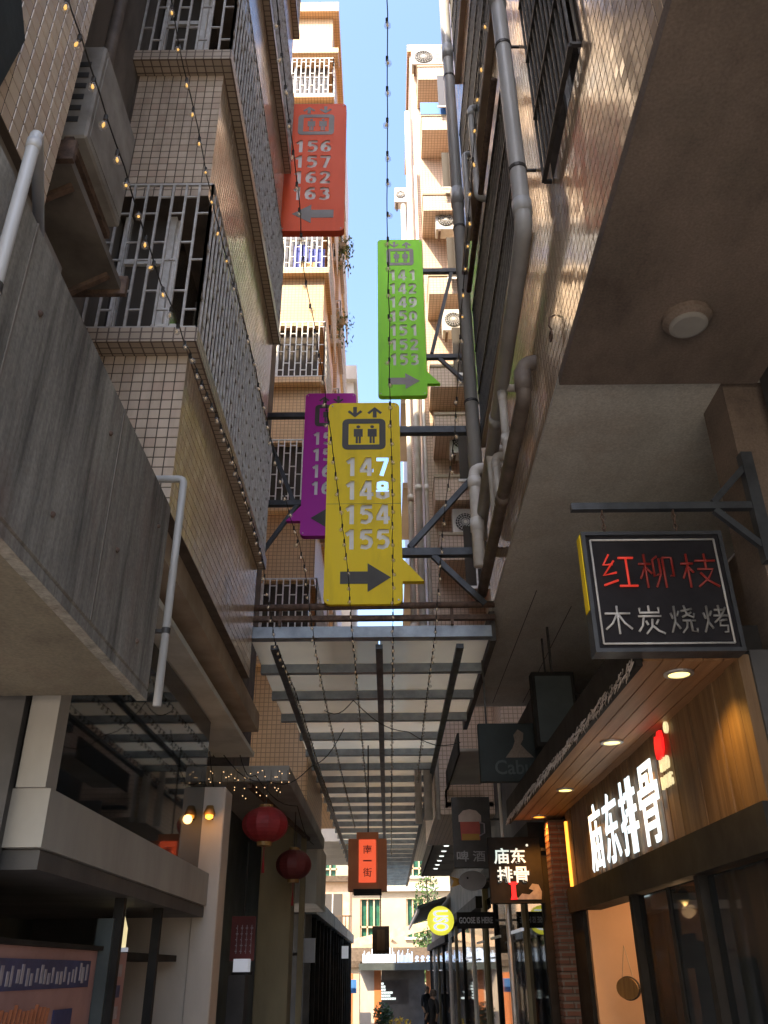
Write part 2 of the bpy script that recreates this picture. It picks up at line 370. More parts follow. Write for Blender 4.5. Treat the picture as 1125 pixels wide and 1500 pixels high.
def tile_wall(root, panels, mat, keep=300):
    """each panel: origin, u, v, n, width, height, holes. The pieces that show largest become objects, the rest one mesh"""
    cells = []
    for o_, u, v, n, W, H, holes in panels:
        o_, u, v, n = Vector(o_), Vector(u), Vector(v), Vector(n); nu, nv = max(1, round(W / PITCH)), max(1, round(H / PITCH)); du, dv = W / nu, H / nv
        for i in range(nu):
            for j in range(nv):
                a, b = (i + .5) * du, (j + .5) * dv
                if any(h[0] - .02 < a < h[1] + .02 and h[2] - .02 < b < h[3] + .02 for h in holes): continue
                c = o_ + u * a + v * b; p = px(c); s = 0
                if p and -25 < p[0] < 1150 and -25 < p[1] < 1525:
                    d = c - Vector((0, 0, CAM_Z)); s = abs(d.normalized().dot(n)) / d.length_squared
                cells.append((s, c, u, v, n, du - GAP, dv - GAP))
    cells.sort(key=lambda q: -q[0]); shared = {}; rest = MB()
    for k, (s, c, u, v, n, a, b) in enumerate(cells):
        if k < keep and s > 0:
            key = (tuple(n), round(a, 4), round(b, 4))
            if key not in shared:
                me = bpy.data.meshes.new('tile'); me.from_pydata([tuple(q) for q in tile_verts(u, v, n, a, b)], [], TF); me.materials.append(MATS[mat]); me.update(); shared[key] = me
            o = bpy.data.objects.new('tile', shared[key]); COL.objects.link(o); o.parent = root; o.location = c - ORG[root.name]
            o.rotation_euler = [rnd.gauss(0, .004) for _ in range(3)]
        else:
            t1, t2 = rnd.gauss(0, .0035), rnd.gauss(0, .0035); n2 = (n + u * t1 + v * t2).normalized(); u2 = v.cross(n2).normalized(); 
            if u2.dot(u) < 0: u2 = -u2
            o0 = len(rest.v); rest.v += [c + q for q in tile_verts(u2, v, n2, a, b)]; rest.f += [tuple(o0 + i for i in q) for q in TF]
    if rest.v: rest.build('tiles', mat, root, kind='stuff')

# ================================================================== SETTING
def gz(y): return 0 if y < 16 else -.03 * (y - 16)
g = MB()
ys = [-60, 0, 16, 40, 70, 400]
for a, b in zip(ys, ys[1:]): g.quad((-150, a, gz(a)), (150, a, gz(a)), (150, b, gz(min(b, 70))), (-150, b, gz(min(b, 70))))
g.build('ground', 'paving', kind='structure')

# ------------------------------------------------------------------ left building with the grilled bay (beige tiles)
def staggered_grille(root, name, mat, p0, u, W, z0, z1, step, r, single=False, ties=3):
    """upright bars with short offset cross ties"""
    p0, u = Vector(p0), Vector(u); n = max(2, round(W / step)); st = W / n
    m = MB(); H = z1 - z0; ties_ = []
    m.bar(p0 + Vector((0, 0, H)), p0 + u * W + Vector((0, 0, H)), r * 2.2)
    (MB() if single else m).bar(p0, p0 + u * W, r * 2.2)
    if single: bot = MB().bar(p0, p0 + u * W, r * 2.2)
    for i in range(n):
        for k in range(ties):
            f = (k + (.35 if i % 2 else .72)) / ties
            if f < 1: a = p0 + u * (i * st) + Vector((0, 0, H * f)); ties_.append((a, a + u * st)); (None if single else m.bar(a, a + u * st, r * 1.5))
    if not single:
        for i in range(n + 1): a = p0 + u * (i * st); m.bar(a, a + Vector((0, 0, H)), r * 2)
    gr = m.build(name, mat, root)
    if single:
        bot.build('rail', mat, gr)
        for i in range(n + 1):
            a = p0 + u * (i * st); MB().bar(a, a + Vector((0, 0, H)), r * 2).build('bar', mat, gr)
        for a, b in ties_: MB().bar(a, b, r * 1.5).build('tie', mat, gr)
    return gr
LW, LD = -1.35, 4.70          # bay wall towards the alley, bay wall towards the camera
L1 = thing('apartment_building', 'beige tiled building with white staggered window grilles on the left', 'building', (-3, 6.5, 4.17))
LEDGES = [5.5 + 3.05 * k for k in range(5)]
m = MB(); panels = []
zb = 4.17
for k, zl in enumerate(LEDGES):
    m.box(-2.1, LW - .006, LD + .006, 8.25, zb, zl - .12)
    panels.append(((-2.08, LD + .006, zb), (1, 0, 0), (0, 0, 1), (0, -1, 0), LW + 2.08, zl - .12 - zb, []))
    if k < 5: panels.append(((LW - .006, LD, zb), (0, 1, 0), (0, 0, 1), (1, 0, 0), 8.25 - LD, zl - .12 - zb, []))
    zb = zl + 1.45
m.box(-2.1, LW - .006, LD + .006, 8.25, zb, 20.5).box(-7, -2.1, LD + .3, 8.25, 3.9, 20.5).box(-7, -1.95, 8.25, 12.4, 3.9, 13.2)
m.build('wall', 'grout', L1)
tile_wall(L1, panels, 'tile_left')
for k, zl in enumerate(LEDGES):
    MB().box(-2.12, LW + .085, LD - .15, 8.31, zl - .12, zl).build('window_ledge', 'ledge_tile', L1)
    wi = MB().box(-2.05, LW - .30, LD + .25, 8.2, zl, zl + 1.45).build('window', 'glass_window', L1)
    for y in (LD + .25, 5.9, 7.0, 8.15): MB().box(LW - .32, LW - .26, y, y + .05, zl, zl + 1.45).build('window_stile', 'white_bar', wi)
    for x in (-2.05, LW - .34): MB().box(x, x + .05, LD + .21, LD + .249, zl, zl + 1.45).build('window_stile', 'white_bar', wi)
    MB().box(-2.0, LW - .34, LD + .215, LD + .248, zl + .95, zl + 1.0).build('window_rail', 'white_bar', wi)
    staggered_grille(L1, 'window_grille', 'grille_grey', (-2.08, LD - .12, zl + .02), (1, 0, 0), LW + .06 + 2.08, zl + .02, zl + 1.43, .105, .0085, single=k < 2)
    staggered_grille(L1, 'window_grille', 'grille_grey', (LW + .06, LD - .12, zl + .02), (0, 1, 0), 8.28 - LD + .12, zl + .02, zl + 1.43, .105, .0085)
# things left on the window sill
tag(MB().box(-1.62, -1.44, LD - .08, LD + .05, 5.5, 5.60).build('plastic_basin', 'ac_white', None, bevel=.01), 'small white plastic basin on the sill behind the left window grille', 'basin')
# underside of that building
MB().box(-1.64, -1.43, 4.9, 9.6, 3.97, 4.168).build('beam', 'beam_beige', L1)
MB().box(-2.7, -1.66, 4.9, 9.6, 3.99, 4.16).build('soffit', 'concrete_stained', L1)
MB().box(-1.94, -1.50, 4.4, 9.85, 3.75, 3.80).build('soffit_panel', 'sheet_grey', L1)
MB().box(-2.70, -1.97, 4.4, 9.85, 3.76, 3.81).build('soffit_panel', 'sheet_grey', L1)

# ------------------------------------------------------------------ nearest wall, top left
L0 = thing('corner_building', 'beige tiled wall corner at the upper left behind a grey downpipe', 'building', (-3, 0, 3.8))
MB().box(-6, -1.426, -6, 2.56, 4.44, 20.5).build('wall', 'grout', L0)
MB().box(-6, -1.46, -6, 2.9, 3.6, 4.437).build('plaster_band', 'plaster_dirty', L0)
MB().box(-6, -2.1, 2.56, 4.99, 3.6, 20.5).build('recess_wall', 'plaster_dirty', L0)
tile_wall(L0, [((-1.426, 1.2, 4.44), (0, 1, 0), (0, 0, 1), (1, 0, 0), 1.36, 3.2, [])], 'tile_left')
# concrete box awning over the near shop
awn = thing('concrete_awning', 'rain-streaked dark concrete awning block on the left above the camera', 'awning', (-2.2, 1, 2.78))
MB().box(-3.4, -1.15, -2, 4.05, 2.80, 3.82).build('block', 'concrete_stained', awn, bevel=.012)
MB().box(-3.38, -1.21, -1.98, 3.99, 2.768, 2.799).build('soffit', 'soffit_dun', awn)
MB().box(-1.20, -1.152, -2, 4.048, 2.755, 2.799).build('drip_edge', 'concrete_stained', awn)
for y in (2.05, 3.12): MB().box(-1.149, -1.1455, y, y + .012, 2.81, 3.81).build('joint_cover', 'plaster_dirty', awn)
for y, z in ((2.2, 3.55), (3.0, 3.6), (3.3, 3.2), (3.85, 3.6), (2.6, 3.0), (3.75, 2.95)): MB().lathe([(.012, 0), (.012, .006), (.006, .012)], (-1.15, y, z), 8, 'x').build('bolt', 'rust_bar', awn)
tag(MB().prism([(-.5, 0), (.42, 0), (.50, .5), (.2, .85), (-.5, .95)], (-1.40, 1.55, 4.3), (0, 1, 0), (0, 0, 1), .02).build('tarpaulin', 'tarp_green'), 'dark green tarpaulin hanging at the left edge by the tiled wall', 'tarpaulin')

def pipe(name, label, paths, mat, r, joints=(), clamps=(), clamp_mat='dark_bar', wall=None, group=None, n=14):
    p0 = paths[0][-1]; t = thing(name, label, 'pipe', p0, group)
    for i, p in enumerate(paths):
        q = [Vector(p[0])]
        for a, b, c in zip(p, p[1:], p[2:]):               # rounded elbows
            a, b, c = Vector(a), Vector(b), Vector(c); d1 = (a - b).normalized() * r * 1.6; d2 = (c - b).normalized() * r * 1.6
            for s in (0, .25, .5, .75, 1): q.append(b + d1 * (1 - s) ** 2 + d2 * s ** 2)
        q.append(Vector(p[-1])); MB().tube(q, r, n).build('pipe', mat if i == 0 else (mat if isinstance(mat, str) else mat), t, smooth=True)
    for a, b in joints: MB().tube([a, b], r * 1.14, n).build('joint', mat, t, smooth=True)
    for c in clamps:
        c = Vector(c); k = MB(); d = Vector((0, 0, .016)); k.tube([c - d, c + d], r * 1.1, n)
        if wall is not None: k.bar(c, (wall, c.y, c.z), .018)
        k.build('clamp', clamp_mat, t)
    return t
pipe('drain_pipe', 'pale grey downpipe with an elbow in front of the left tiled wall', [[(-1.24, 2.24, 3.95), (-1.09, 1.81, 3.95), (-1.09, 1.81, 2.7)]], 'pvc_grey', .02, joints=[((-1.09, 1.81, 3.91), (-1.09, 1.81, 3.87))], clamps=[(-1.09, 1.81, 3.3)], wall=-1.16)
pipe('drain_pipe', 'white pipe down the end of the stained concrete awning', [[(-1.6, 4.16, 4.06), (-1.13, 4.16, 4.06), (-1.13, 4.16, 2.76)]], 'pvc_grey', .021, clamps=[(-1.13, 4.16, 3.15)], wall=-1.2)
t = thing('conduit', 'rusty brown vertical pipe in the recess of the left building', 'pipe', (-1.98, 3.9, 4))
MB().tube([(-1.98, 3.9, 4), (-1.98, 3.9, 12)], .045, 10).build('pipe', 'pvc_brown', t, smooth=True)
MB().box(-2.1, -1.93, 3.87, 3.93, 6.2, 6.24).build('clamp', 'rust_bar', t)

# ------------------------------------------------------------------ air conditioners
def ac_unit(label, x0, y0, z0, w_=.8, d=.3, h=.55, facing='-y', mat='ac_white', group='air conditioner boxes on the walls', shelf=None, fan=True):
    t = thing('air_conditioner', label, 'air conditioner', (x0 + w_ / 2, y0 + d / 2, z0), group)
    if facing == '-y':
        MB().box(x0, x0 + w_, y0, y0 + d, z0, z0 + h).build('case', mat, t, bevel=.012)
        if fan:
            c = (x0 + w_ * .38, y0 - .002, z0 + h * .5); fr = min(w_ * .3, h * .42)
            gr = MB().lathe([(fr, 0), (fr, -.02), (fr * .9, -.022), (fr * .9, 0)], c, 20, 'y').build('fan_grille', 'ac_dark', t)
            k = MB()
            for i in range(9):
                a = R(i * 20); k.bar(Vector(c) + Vector((math.cos(a) * fr, -.024, math.sin(a) * fr)), Vector(c) - Vector((math.cos(a) * fr, .024, math.sin(a) * fr)), .006)
            for q in (.35, .6, .85):
                k.tube([Vector(c) + Vector((math.cos(R(s * 30)) * fr * q, -.026, math.sin(R(s * 30)) * fr * q)) for s in range(13)], .004, 4, False)
            k.build('guard', 'white_bar', gr); MB().lathe([(fr * .2, -.02), (fr * .2, -.035), (.001, -.036)], c, 12, 'y').build('hub', 'ac_white', gr)
        k = MB()
        for i in range(7): k.box(x0 + w_ * .76, x0 + w_ * .95, y0 - .006, y0 - .001, z0 + h * (.2 + .09 * i), z0 + h * (.23 + .09 * i))
        k.build('vent', 'ac_dark', t)
    else:
        MB().box(x0, x0 + w_, y0, y0 + d, z0, z0 + h).build('case', mat, t, bevel=.012)
        k = MB()
        for i in range(6): k.box(x0 + w_ * .15, x0 + w_ * .85, y0 - .006, y0 - .001, z0 + h * (.15 + .12 * i), z0 + h * (.20 + .12 * i))
        k.build('louvre', 'ac_dark', t)
        MB().box(x0 + w_, x0 + w_ + .004, y0 + .04, y0 + d - .04, z0 + .05, z0 + h - .05).build('side_panel', mat, t)
    for xx in (x0 + .06, x0 + w_ - .11): MB().box(xx, xx + .05, y0, y0 + d + .03, z0 - .05, z0 - .001).build('bracket', 'rust_bar', t)
    return t
ac_unit('grimy grey air conditioner box in the recess of the left building', -1.92, 2.95, 5.40, .40, .62, .75, '+x', 'ac_dirty', None)
k = thing('drip_tray', 'rust-stained sheet metal tray below the grimy air conditioner box', 'tray', (-1.75, 3.2, 4.85))
MB().box(-2.09, -1.47, 2.75, 3.62, 4.98, 5.03).build('plate', 'plaster_dirty', k); MB().box(-2.09, -1.44, 2.72, 2.749, 4.95, 5.08).build('rim', 'rust_bar', k); MB().box(-2.09, -1.44, 3.621, 3.65, 4.95, 5.08).build('rim', 'rust_bar', k)
for y in (2.9, 3.5): MB().bar((-2.1, y, 4.6), (-1.5, y, 4.97), .03).build('strut', 'rust_bar', k)

# ------------------------------------------------------------------ right building (glossy tiles, drainpipes)
RW = 1.13
R1 = thing('apartment_building', 'glossy tiled building on the right carrying thick grey drainpipes', 'building', (3, 4, 4.98))
HB = [(3.0, 3.95, 6.2, 8.1), (4.9, 7.8, 6.7, 8.5), (3.0, 3.95, 9.25, 11.1), (4.9, 7.8, 9.78, 11.6), (4.9, 7.8, 12.85, 14.6), (3.0, 3.95, 12.3, 14.1)]
m = MB()
wall_holes(m, -1.2, 8.45, 4.98, 25, HB, lambda a, b, z0, z1: m.box(RW + .006, RW + .25, a, b, z0, z1))
m.box(RW + .6, 6, -1.2, 8.4, 5.1, 25).box(1.75, 6, 8.4, 12.2, 5.1, 23)
m.box(RW + .25, 6, 8.2, 8.45, 5.1, 25)
m.build('wall', 'grout', R1)
holes = [(a - 1.6, b - 1.6, z0 - 4.98, z1 - 4.98) for a, b, z0, z1 in HB]
tile_wall(R1, [((RW + .006, 1.6, 4.98), (0, 1, 0), (0, 0, 1), (-1, 0, 0), 6.85, 10.5, holes)], 'tile_right')
for a, b, z0, z1 in HB:
    wn = MB().box(RW + .20, RW + .23, a, b, z0, z1).build('window', 'glass_window', R1)
    fr = MB()
    nx = max(2, round((b - a) / .95))
    for i in range(nx + 1):
        y = a + (b - a - .05) * i / nx; fr.box(RW + .17, RW + .245, y, y + .05, z0, z1)
    fr.box(RW + .17, RW + .246, a, b, z0, z0 + .05).box(RW + .17, RW + .246, a, b, z1 - .05, z1).build('window_frame', 'galvanised', wn)
    k = MB(); n = round((b - a) / .085)
    for i in range(n + 1):
        y = a + (b - a) * i / n; k.bar((RW - .05, y, z0), (RW - .05, y, z1), .016)
    for f in (0, .33, .66, 1): k.bar((RW - .052, a, z0 + (z1 - z0) * f), (RW - .052, b, z0 + (z1 - z0) * f), .028)
    for y in (a, b):
        for f in (0, 1): k.bar((RW - .05, y, z0 + (z1 - z0) * f), (RW + .05, y, z0 + (z1 - z0) * f), .022)
    k.build('window_grille', 'dark_bar', R1)
    if a > 4: MB().box(RW - .065, RW + .01, a - .06, b + .06, z0 - .09, z0 - .03).build('window_sill', 'beam_beige', R1)
# soffit over the right footpath
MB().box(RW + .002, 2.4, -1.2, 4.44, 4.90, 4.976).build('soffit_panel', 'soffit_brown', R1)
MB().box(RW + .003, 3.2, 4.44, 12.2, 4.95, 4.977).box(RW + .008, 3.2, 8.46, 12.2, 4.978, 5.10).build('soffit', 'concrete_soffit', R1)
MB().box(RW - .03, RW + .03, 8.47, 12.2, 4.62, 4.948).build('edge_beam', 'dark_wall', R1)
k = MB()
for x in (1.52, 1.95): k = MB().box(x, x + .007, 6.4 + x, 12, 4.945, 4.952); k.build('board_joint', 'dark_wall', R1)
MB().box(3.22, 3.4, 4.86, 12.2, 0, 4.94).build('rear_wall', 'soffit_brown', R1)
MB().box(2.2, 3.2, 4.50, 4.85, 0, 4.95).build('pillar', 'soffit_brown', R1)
MB().box(2.4, 3.2, -1.2, 4.4, 0, 4.95).build('shop_wall', 'dark_wall', R1)
t = thing('ceiling_lamp', 'round white ceiling lamp under the brown right-hand soffit', 'lamp', (1.75, 3.8, 4.84))
MB().lathe([(.14, 0), (.14, -.03), (.11, -.055)], (1.75, 3.8, 4.899), 24).build('housing', 'soffit_brown', t, smooth=False)  # soffit brown puts the rim's shade into the housing colour
MB().lathe([(.108, 0), (.108, -.012), (.09, -.02)], (1.75, 3.8, 4.844), 24).build('diffuser', 'plaster_pale', t)

# drainpipes on the right wall
pipe('drain_pipe', 'thickest grey drainpipe ending in an elbow on the right wall', [[(1.0, 4.32, 16), (1.0, 4.32, 6.2), (1.0, 4.6, 6.12), (1.0, 7.95, 5.62)]], 'pvc_grey', .062,
     joints=[((1.0, 4.32, 9.0), (1.0, 4.32, 8.75)), ((1.0, 4.32, 6.42), (1.0, 4.32, 6.30)), ((1.0, 6.2, 5.88), (1.0, 6.32, 5.865))],
     clamps=[(1.0, 4.32, 8.2), (1.0, 4.32, 10.2), (1.0, 4.32, 6.75)], wall=1.14)
pipe('drain_pipe', 'tall grey drainpipe at the far edge of the right wall', [[(.99, 7.85, 22), (.99, 7.85, 5.5)]], 'pvc_grey', .075,
     joints=[((.99, 7.85, 10.6), (.99, 7.85, 10.3)), ((.99, 7.85, 13.6), (.99, 7.85, 13.3))], clamps=[(.99, 7.85, 9.9), (.99, 7.85, 12.9), (.99, 7.85, 7.2)], wall=1.14)
pipe('drain_pipe', 'lower brown drain running along the right wall above the soffit', [[(1.12, 5.0, 5.52), (1.02, 5.0, 5.52), (1.02, 5.05, 5.24), (1.02, 8.3, 5.08)]], 'pvc_brown', .055,
     joints=[((1.02, 6.35, 5.175), (1.02, 6.47, 5.17)), ((1.02, 5.02, 5.46), (1.02, 5.04, 5.3))], clamps=[])
pipe('drain_pipe', 'short grey elbow pipe above the lower brown drain', [[(1.12, 5.85, 5.92), (1.0, 5.85, 5.92), (1.0, 5.85, 5.2)]], 'pvc_white', .034, joints=[((1.0, 5.85, 5.88), (1.0, 5.85, 5.78)), ((1.0, 5.85, 5.45), (1.0, 5.85, 5.36))])
pipe('drain_pipe', 'pair of bent grey pipes beside the white pipe cap', [[(1.12, 6.7, 5.86), (.99, 6.7, 5.86), (.99, 6.7, 5.15)], [(1.12, 6.5, 5.66), (1.0, 6.5, 5.66), (1.0, 6.5, 5.15)]], 'pvc_white', .036, joints=[((.99, 6.7, 5.8), (.99, 6.7, 5.7)), ((1.0, 6.5, 5.6), (1.0, 6.5, 5.52))])
pipe('drain_pipe', 'stout pale pipe elbow nearest the tall far drainpipe', [[(1.12, 7.65, 6.22), (.94, 7.65, 6.22), (.94, 7.65, 5.1)]], 'pvc_white', .062, joints=[((.94, 7.65, 6.1), (.94, 7.65, 5.98)), ((.94, 7.65, 5.62), (.94, 7.65, 5.48))])
pipe('drain_pipe', 'thin grey pipe with two outlets between the upper window grilles', [[(1.13, 6.2, 10.0), (.99, 6.2, 10.0), (.99, 6.2, 8.6), (1.13, 6.2, 8.55)], [(1.13, 6.85, 10.05), (.98, 6.85, 10.05), (.98, 6.85, 9.0), (.98, 7.6, 8.9)]], 'pvc_grey', .034, joints=[((.99, 6.2, 9.95), (.99, 6.2, 9.85))])
pipe('conduit', 'dark bulb-hung conduit along the upper right wall', [[(1.02, 4.9, 8.62), (1.02, 7.6, 8.62)]], 'rust_bar', .03)
t = thing('wire_hook', 'rusty wire hook sticking out of the right tiled wall', 'hook', (1.1, 4.32, 5.2))
MB().tube([(1.125, 4.3, 5.36), (1.09, 4.3, 5.34), (1.08, 4.31, 5.28), (1.1, 4.33, 5.26)], .006, 6).build('shank', 'rust_bar', t)
MB().tube([(1.09, 4.33 + .035 * math.cos(R(a)), 5.21 + .035 * math.sin(R(a))) for a in range(0, 361, 40)], .007, 6).build('ring', 'rust_bar', t)

# ------------------------------------------------------------------ elevator signs
DG = {'0': [[(.36, .89), (.16, .74), (.13, .5), (.16, .26), (.36, .11)], [(.34, .89), (.54, .74), (.58, .5), (.54, .26), (.34, .11)]],
 '1': [[(.46, 0), (.46, 1)], [(.46, .90), (.20, .72)]],
 '2': [[(.13, .70), (.19, .84), (.36, .89), (.54, .82), (.57, .66), (.46, .48), (.18, .17)], [(.08, .11), (.66, .11)]],
 '3': [[(.12, .84), (.32, .90), (.52, .84), (.54, .66), (.42, .54), (.28, .53)], [(.28, .52), (.46, .50), (.58, .36), (.55, .18), (.36, .10), (.10, .16)]],
 '4': [[(.44, .98), (.12, .34)], [(.04, .29), (.70, .29)], [(.50, 1), (.50, 0)]],
 '5': [[(.64, .89), (.14, .89)], [(.20, .92), (.16, .52)], [(.14, .55), (.36, .61), (.54, .51), (.58, .34), (.50, .17), (.34, .10), (.10, .15)]],
 '6': [[(.60, .88), (.36, .88), (.18, .70), (.13, .42), (.18, .20), (.36, .11)], [(.20, .42), (.36, .56), (.53, .50), (.58, .33), (.52, .17), (.34, .11)]],
 '7': [[(.06, .89), (.66, .89)], [(.58, .90), (.30, 0)]],
 '8': [[(.36, .90), (.18, .84), (.17, .64), (.36, .53)], [(.34, .90), (.53, .84), (.54, .64), (.34, .53)], [(.36, .54), (.14, .44), (.13, .20), (.36, .10)], [(.34, .54), (.56, .44), (.58, .20), (.34, .10)]],
 '9': [[(.12, .12), (.36, .12), (.54, .30), (.58, .58), (.54, .80), (.36, .89)], [(.52, .58), (.36, .44), (.19, .50), (.13, .67), (.20, .83), (.38, .89)]]}
def ribbon(pts, hw):
    """outline of a thick polyline with mitred bends"""
    a, b = [], []; n = len(pts)
    for i in range(n):
        p = Vector(pts[i]); d0 = (p - Vector(pts[i - 1])).normalized() if i else None; d1 = (Vector(pts[i + 1]) - p).normalized() if i < n - 1 else None
        d0 = d0 or d1; d1 = d1 or d0; t = (d0 + d1).normalized(); nn = Vector((-t.y, t.x)); k = hw / max(.6, nn.dot(Vector((-d0.y, d0.x))))
        a.append(p + nn * k); b.append(p - nn * k)
    return a + b[::-1]
def digit_solids(m, ch, x, y, w_, h, dz):
    for k_, st in enumerate(DG[ch]):
        poly = [(x + q.x * w_ / .72, y + q.y * h) for q in ribbon(st, .105)]
        m.prism(poly, (0, 0, -dz - .0003 * k_), (1, 0, 0), (0, 1, 0), 2 * dz + .0006 * k_)
def lift_sign(label, mat, grey, x0, x1, y, z0, z1, lines, arrow, arms, diags, wall_x, open_rect=None, digit=None):
    W, H = x1 - x0, z1 - z0; cx, cz = (x0 + x1) / 2, (z0 + z1) / 2; D = .11
    t = thing('elevator_sign', label, 'sign', (cx, y, z0), 'elevator number signs over the alley')
    U_, V_ = (1, 0, 0), (0, 0, 1)
    k = W / .83
    # text block: cut through the front sheet
    n = len(lines); row = .305 * k if digit is None else digit
    icon_top = H / 2 - .06 * k; icon_h = .62 * k
    ytop = icon_top - icon_h - .045 * k; th = row * n
    cm = MB(); dw = .165 * k; dh = row * .80
    for r_, ln in enumerate(lines):
        for c_, ch in enumerate(ln): digit_solids(cm, ch, (.03 if arrow > 0 else -.035) * k + (c_ - 1.5) * .182 * k + .008, ytop - row * (r_ + .9), dw, dh, .02)
    me = bpy.data.meshes.new('cut'); me.from_pydata([tuple(q) for q in cm.v], [], cm.f)
    bm = bmesh.new(); bm.from_mesh(me); bmesh.ops.recalc_face_normals(bm, faces=bm.faces); bm.to_mesh(me); bm.free()
    cut = bpy.data.objects.new('tmp_cut', me); COL.objects.link(cut)
    pm = bpy.data.meshes.new('plate'); pb = MB().prism(rrect(W, H, .07), (0, 0, -.003), (1, 0, 0), (0, 1, 0), .006); pm.from_pydata([tuple(q) for q in pb.v], [], pb.f)
    bm = bmesh.new(); bm.from_mesh(pm); bmesh.ops.recalc_face_normals(bm, faces=bm.faces); bm.to_mesh(pm); bm.free()
    ob = bpy.data.objects.new('tmp', pm); COL.objects.link(ob); md = ob.modifiers.new('cut', 'BOOLEAN'); md.operation = 'DIFFERENCE'; md.solver = 'EXACT'; md.use_self = True; md.object = cut
    bpy.context.view_layer.update(); fm = bpy.data.meshes.new_from_object(ob.evaluated_get(bpy.context.evaluated_depsgraph_get()))
    bpy.data.objects.remove(ob); bpy.data.objects.remove(cut)
    face = place(fm, 'face_sheet', mat, t, (cx, y, cz), U_, V_)
    # rim and back
    o = rrect(W, H, .07); i_ = rrect(W - .008, H - .008, .066); m = MB(); a = len(m.v); K = len(o)
    for q, yy in ((o, y + .004), (o, y + D), (i_, y + D), (i_, y + .004)): m.v += [Vector((cx + p[0], yy, cz + p[1])) for p in q]
    for r_ in range(4):
        for j in range(K): j2 = (j + 1) % K; r2 = (r_ + 1) % 4; m.f.append((r_ * K + j, r_ * K + j2, r2 * K + j2, r2 * K + j))
    m.build('rim', mat, t)
    m = MB()
    put = lambda a, b, c, d: m.box(cx + a, cx + b, y + .018, y + .022, cz + c, cz + d)
    wall_holes(m, -W / 2 + .01, W / 2 - .01, -H / 2 + .03, H / 2 - .03, [open_rect] if open_rect else [], put); m.build('inner_sheet', 'sign_back', t)
    m = MB(); put = lambda a, b, c, d: m.box(cx + a, cx + b, y + D - .006, y + D - .002, cz + c, cz + d)
    wall_holes(m, -W / 2 + .01, W / 2 - .01, -H / 2 + .03, H / 2 - .03, [(open_rect[0] - .02, open_rect[1] + .03, open_rect[2] + .02, open_rect[3] + .08)] if open_rect else [], put); m.build('back_sheet', mat, t)
    # lift icon: two arrows, cabin frame, two figures
    ic = cz + icon_top
    def pr(name, poly, par=t, d=.004): return MB().prism(poly, (cx + .02 * k, y - .0035, ic), (1, 0, 0), (0, 0, 1), d).build(name, grey, par)
    def arr(x, up):
        s = 1 if up else -1; c = -.075 * k
        P = [(0, .07), (.085, -.005), (.065, -.028), (.022, .012), (.022, -.075), (-.022, -.075), (-.022, .012), (-.065, -.028), (-.085, -.005)]
        return [(x + a * k, c + s * b * k) for a, b in P]
    first_up = arrow < 0
    pr('small_arrow', arr(-.125 * k, first_up)); pr('small_arrow', arr(.105 * k, not first_up))
    oy = -.17 * k; fo = rrect(.50 * k, .42 * k, .06 * k, 3); fi = rrect(.355 * k, .29 * k, .008, 3); m = MB()
    for q in (fo, fi):
        for yy in (y - .0035, y - .0075): m.v += [Vector((cx + p[0], yy, ic + oy - .21 * k + p[1])) for p in q]
    K = len(fo)
    for A, B in ((1, 3), (0, 1), (2, 3), (0, 2)):
        for j in range(K): j2 = (j + 1) % K; m.f.append((A * K + j, A * K + j2, B * K + j2, B * K + j))
    m.build('lift_frame', grey, t)
    for x in (-.085 * k, .075 * k):
        yb = oy - .21 * k
        pr('figure', [(x + a * k, yb + b * k) for a, b in ((-.052, .07), (.052, .07), (.052, -.035), (.03, -.035), (.03, -.125), (.004, -.125), (.004, -.035), (-.004, -.035), (-.004, -.125), (-.03, -.125), (-.03, -.035), (-.052, -.035))])
        pr('figure_head', [(x + .023 * k * math.cos(R(q)), yb + .10 * k + .02 * k * math.sin(R(q))) for q in range(0, 360, 30)])
    ay = -H / 2 + .30 * k; s = arrow
    MB().prism([(s * a * k, b * k) for a, b in ((-.26, -.07), (.03, -.07), (.03, -.165), (.275, 0), (.03, .165), (.03, .07), (-.26, .07))][::s], (cx + .015 * k, y - .0035, cz + ay), (1, 0, 0), (0, 0, 1), .004).build('big_arrow', grey, t)
    for bx in (-1, 1):
        for bz in (-1, 1): MB().lathe([(.009, 0), (.009, -.005), (.006, -.007)], (cx + bx * (W / 2 - .045), y - .0035, cz + bz * (H / 2 - .045)), 8, 'y').build('bolt', 'galvanised', t)
    if H < 2.6 and arrow > 0: MB().box(x0 + .004, x1 - .004, y - .0045, y - .0036, z0 + 1.18, z0 + 1.184).build('seam', 'sign_grey', t)
    # pointer fin at the wall side
    e = x1 if s > 0 else x0
    MB().prism([(0, .27), (s * .23, 0), (0, 0)][::s], (e - s * .004, y + .09, z0 + .26), (1, 0, 0), (0, 0, 1), .08).build('pointer', mat, t)
    for z in arms: MB().bar((e, y + .06, z), (wall_x, y + .06, z), .085, .085).build('arm', 'steel_dark', t)
    for p, q in diags: MB().bar((p[0], y + .055, p[1]), (q[0], y + .055, q[1]), .06, .06).build('brace', 'steel_dark', t)
    for z in arms: MB().box(min(wall_x, wall_x - s * .012), max(wall_x, wall_x - s * .012), y - .04, y + .16, z - .1, z + .1).build('wall_plate', 'steel_dark', t)
    return t
lift_sign('large yellow elevator sign reading 147 148 154 155 with a right arrow', 'sign_yellow', 'sign_grey', -.635, .19, 8.2, 4.93, 7.46, ['147', '148', '154', '155'], 1, [7.10, 5.54], [((.27, 5.6), (.98, 6.44)), ((.52, 5.5), (1.04, 4.94))], 1.13, (.10, .31, .08, .56))
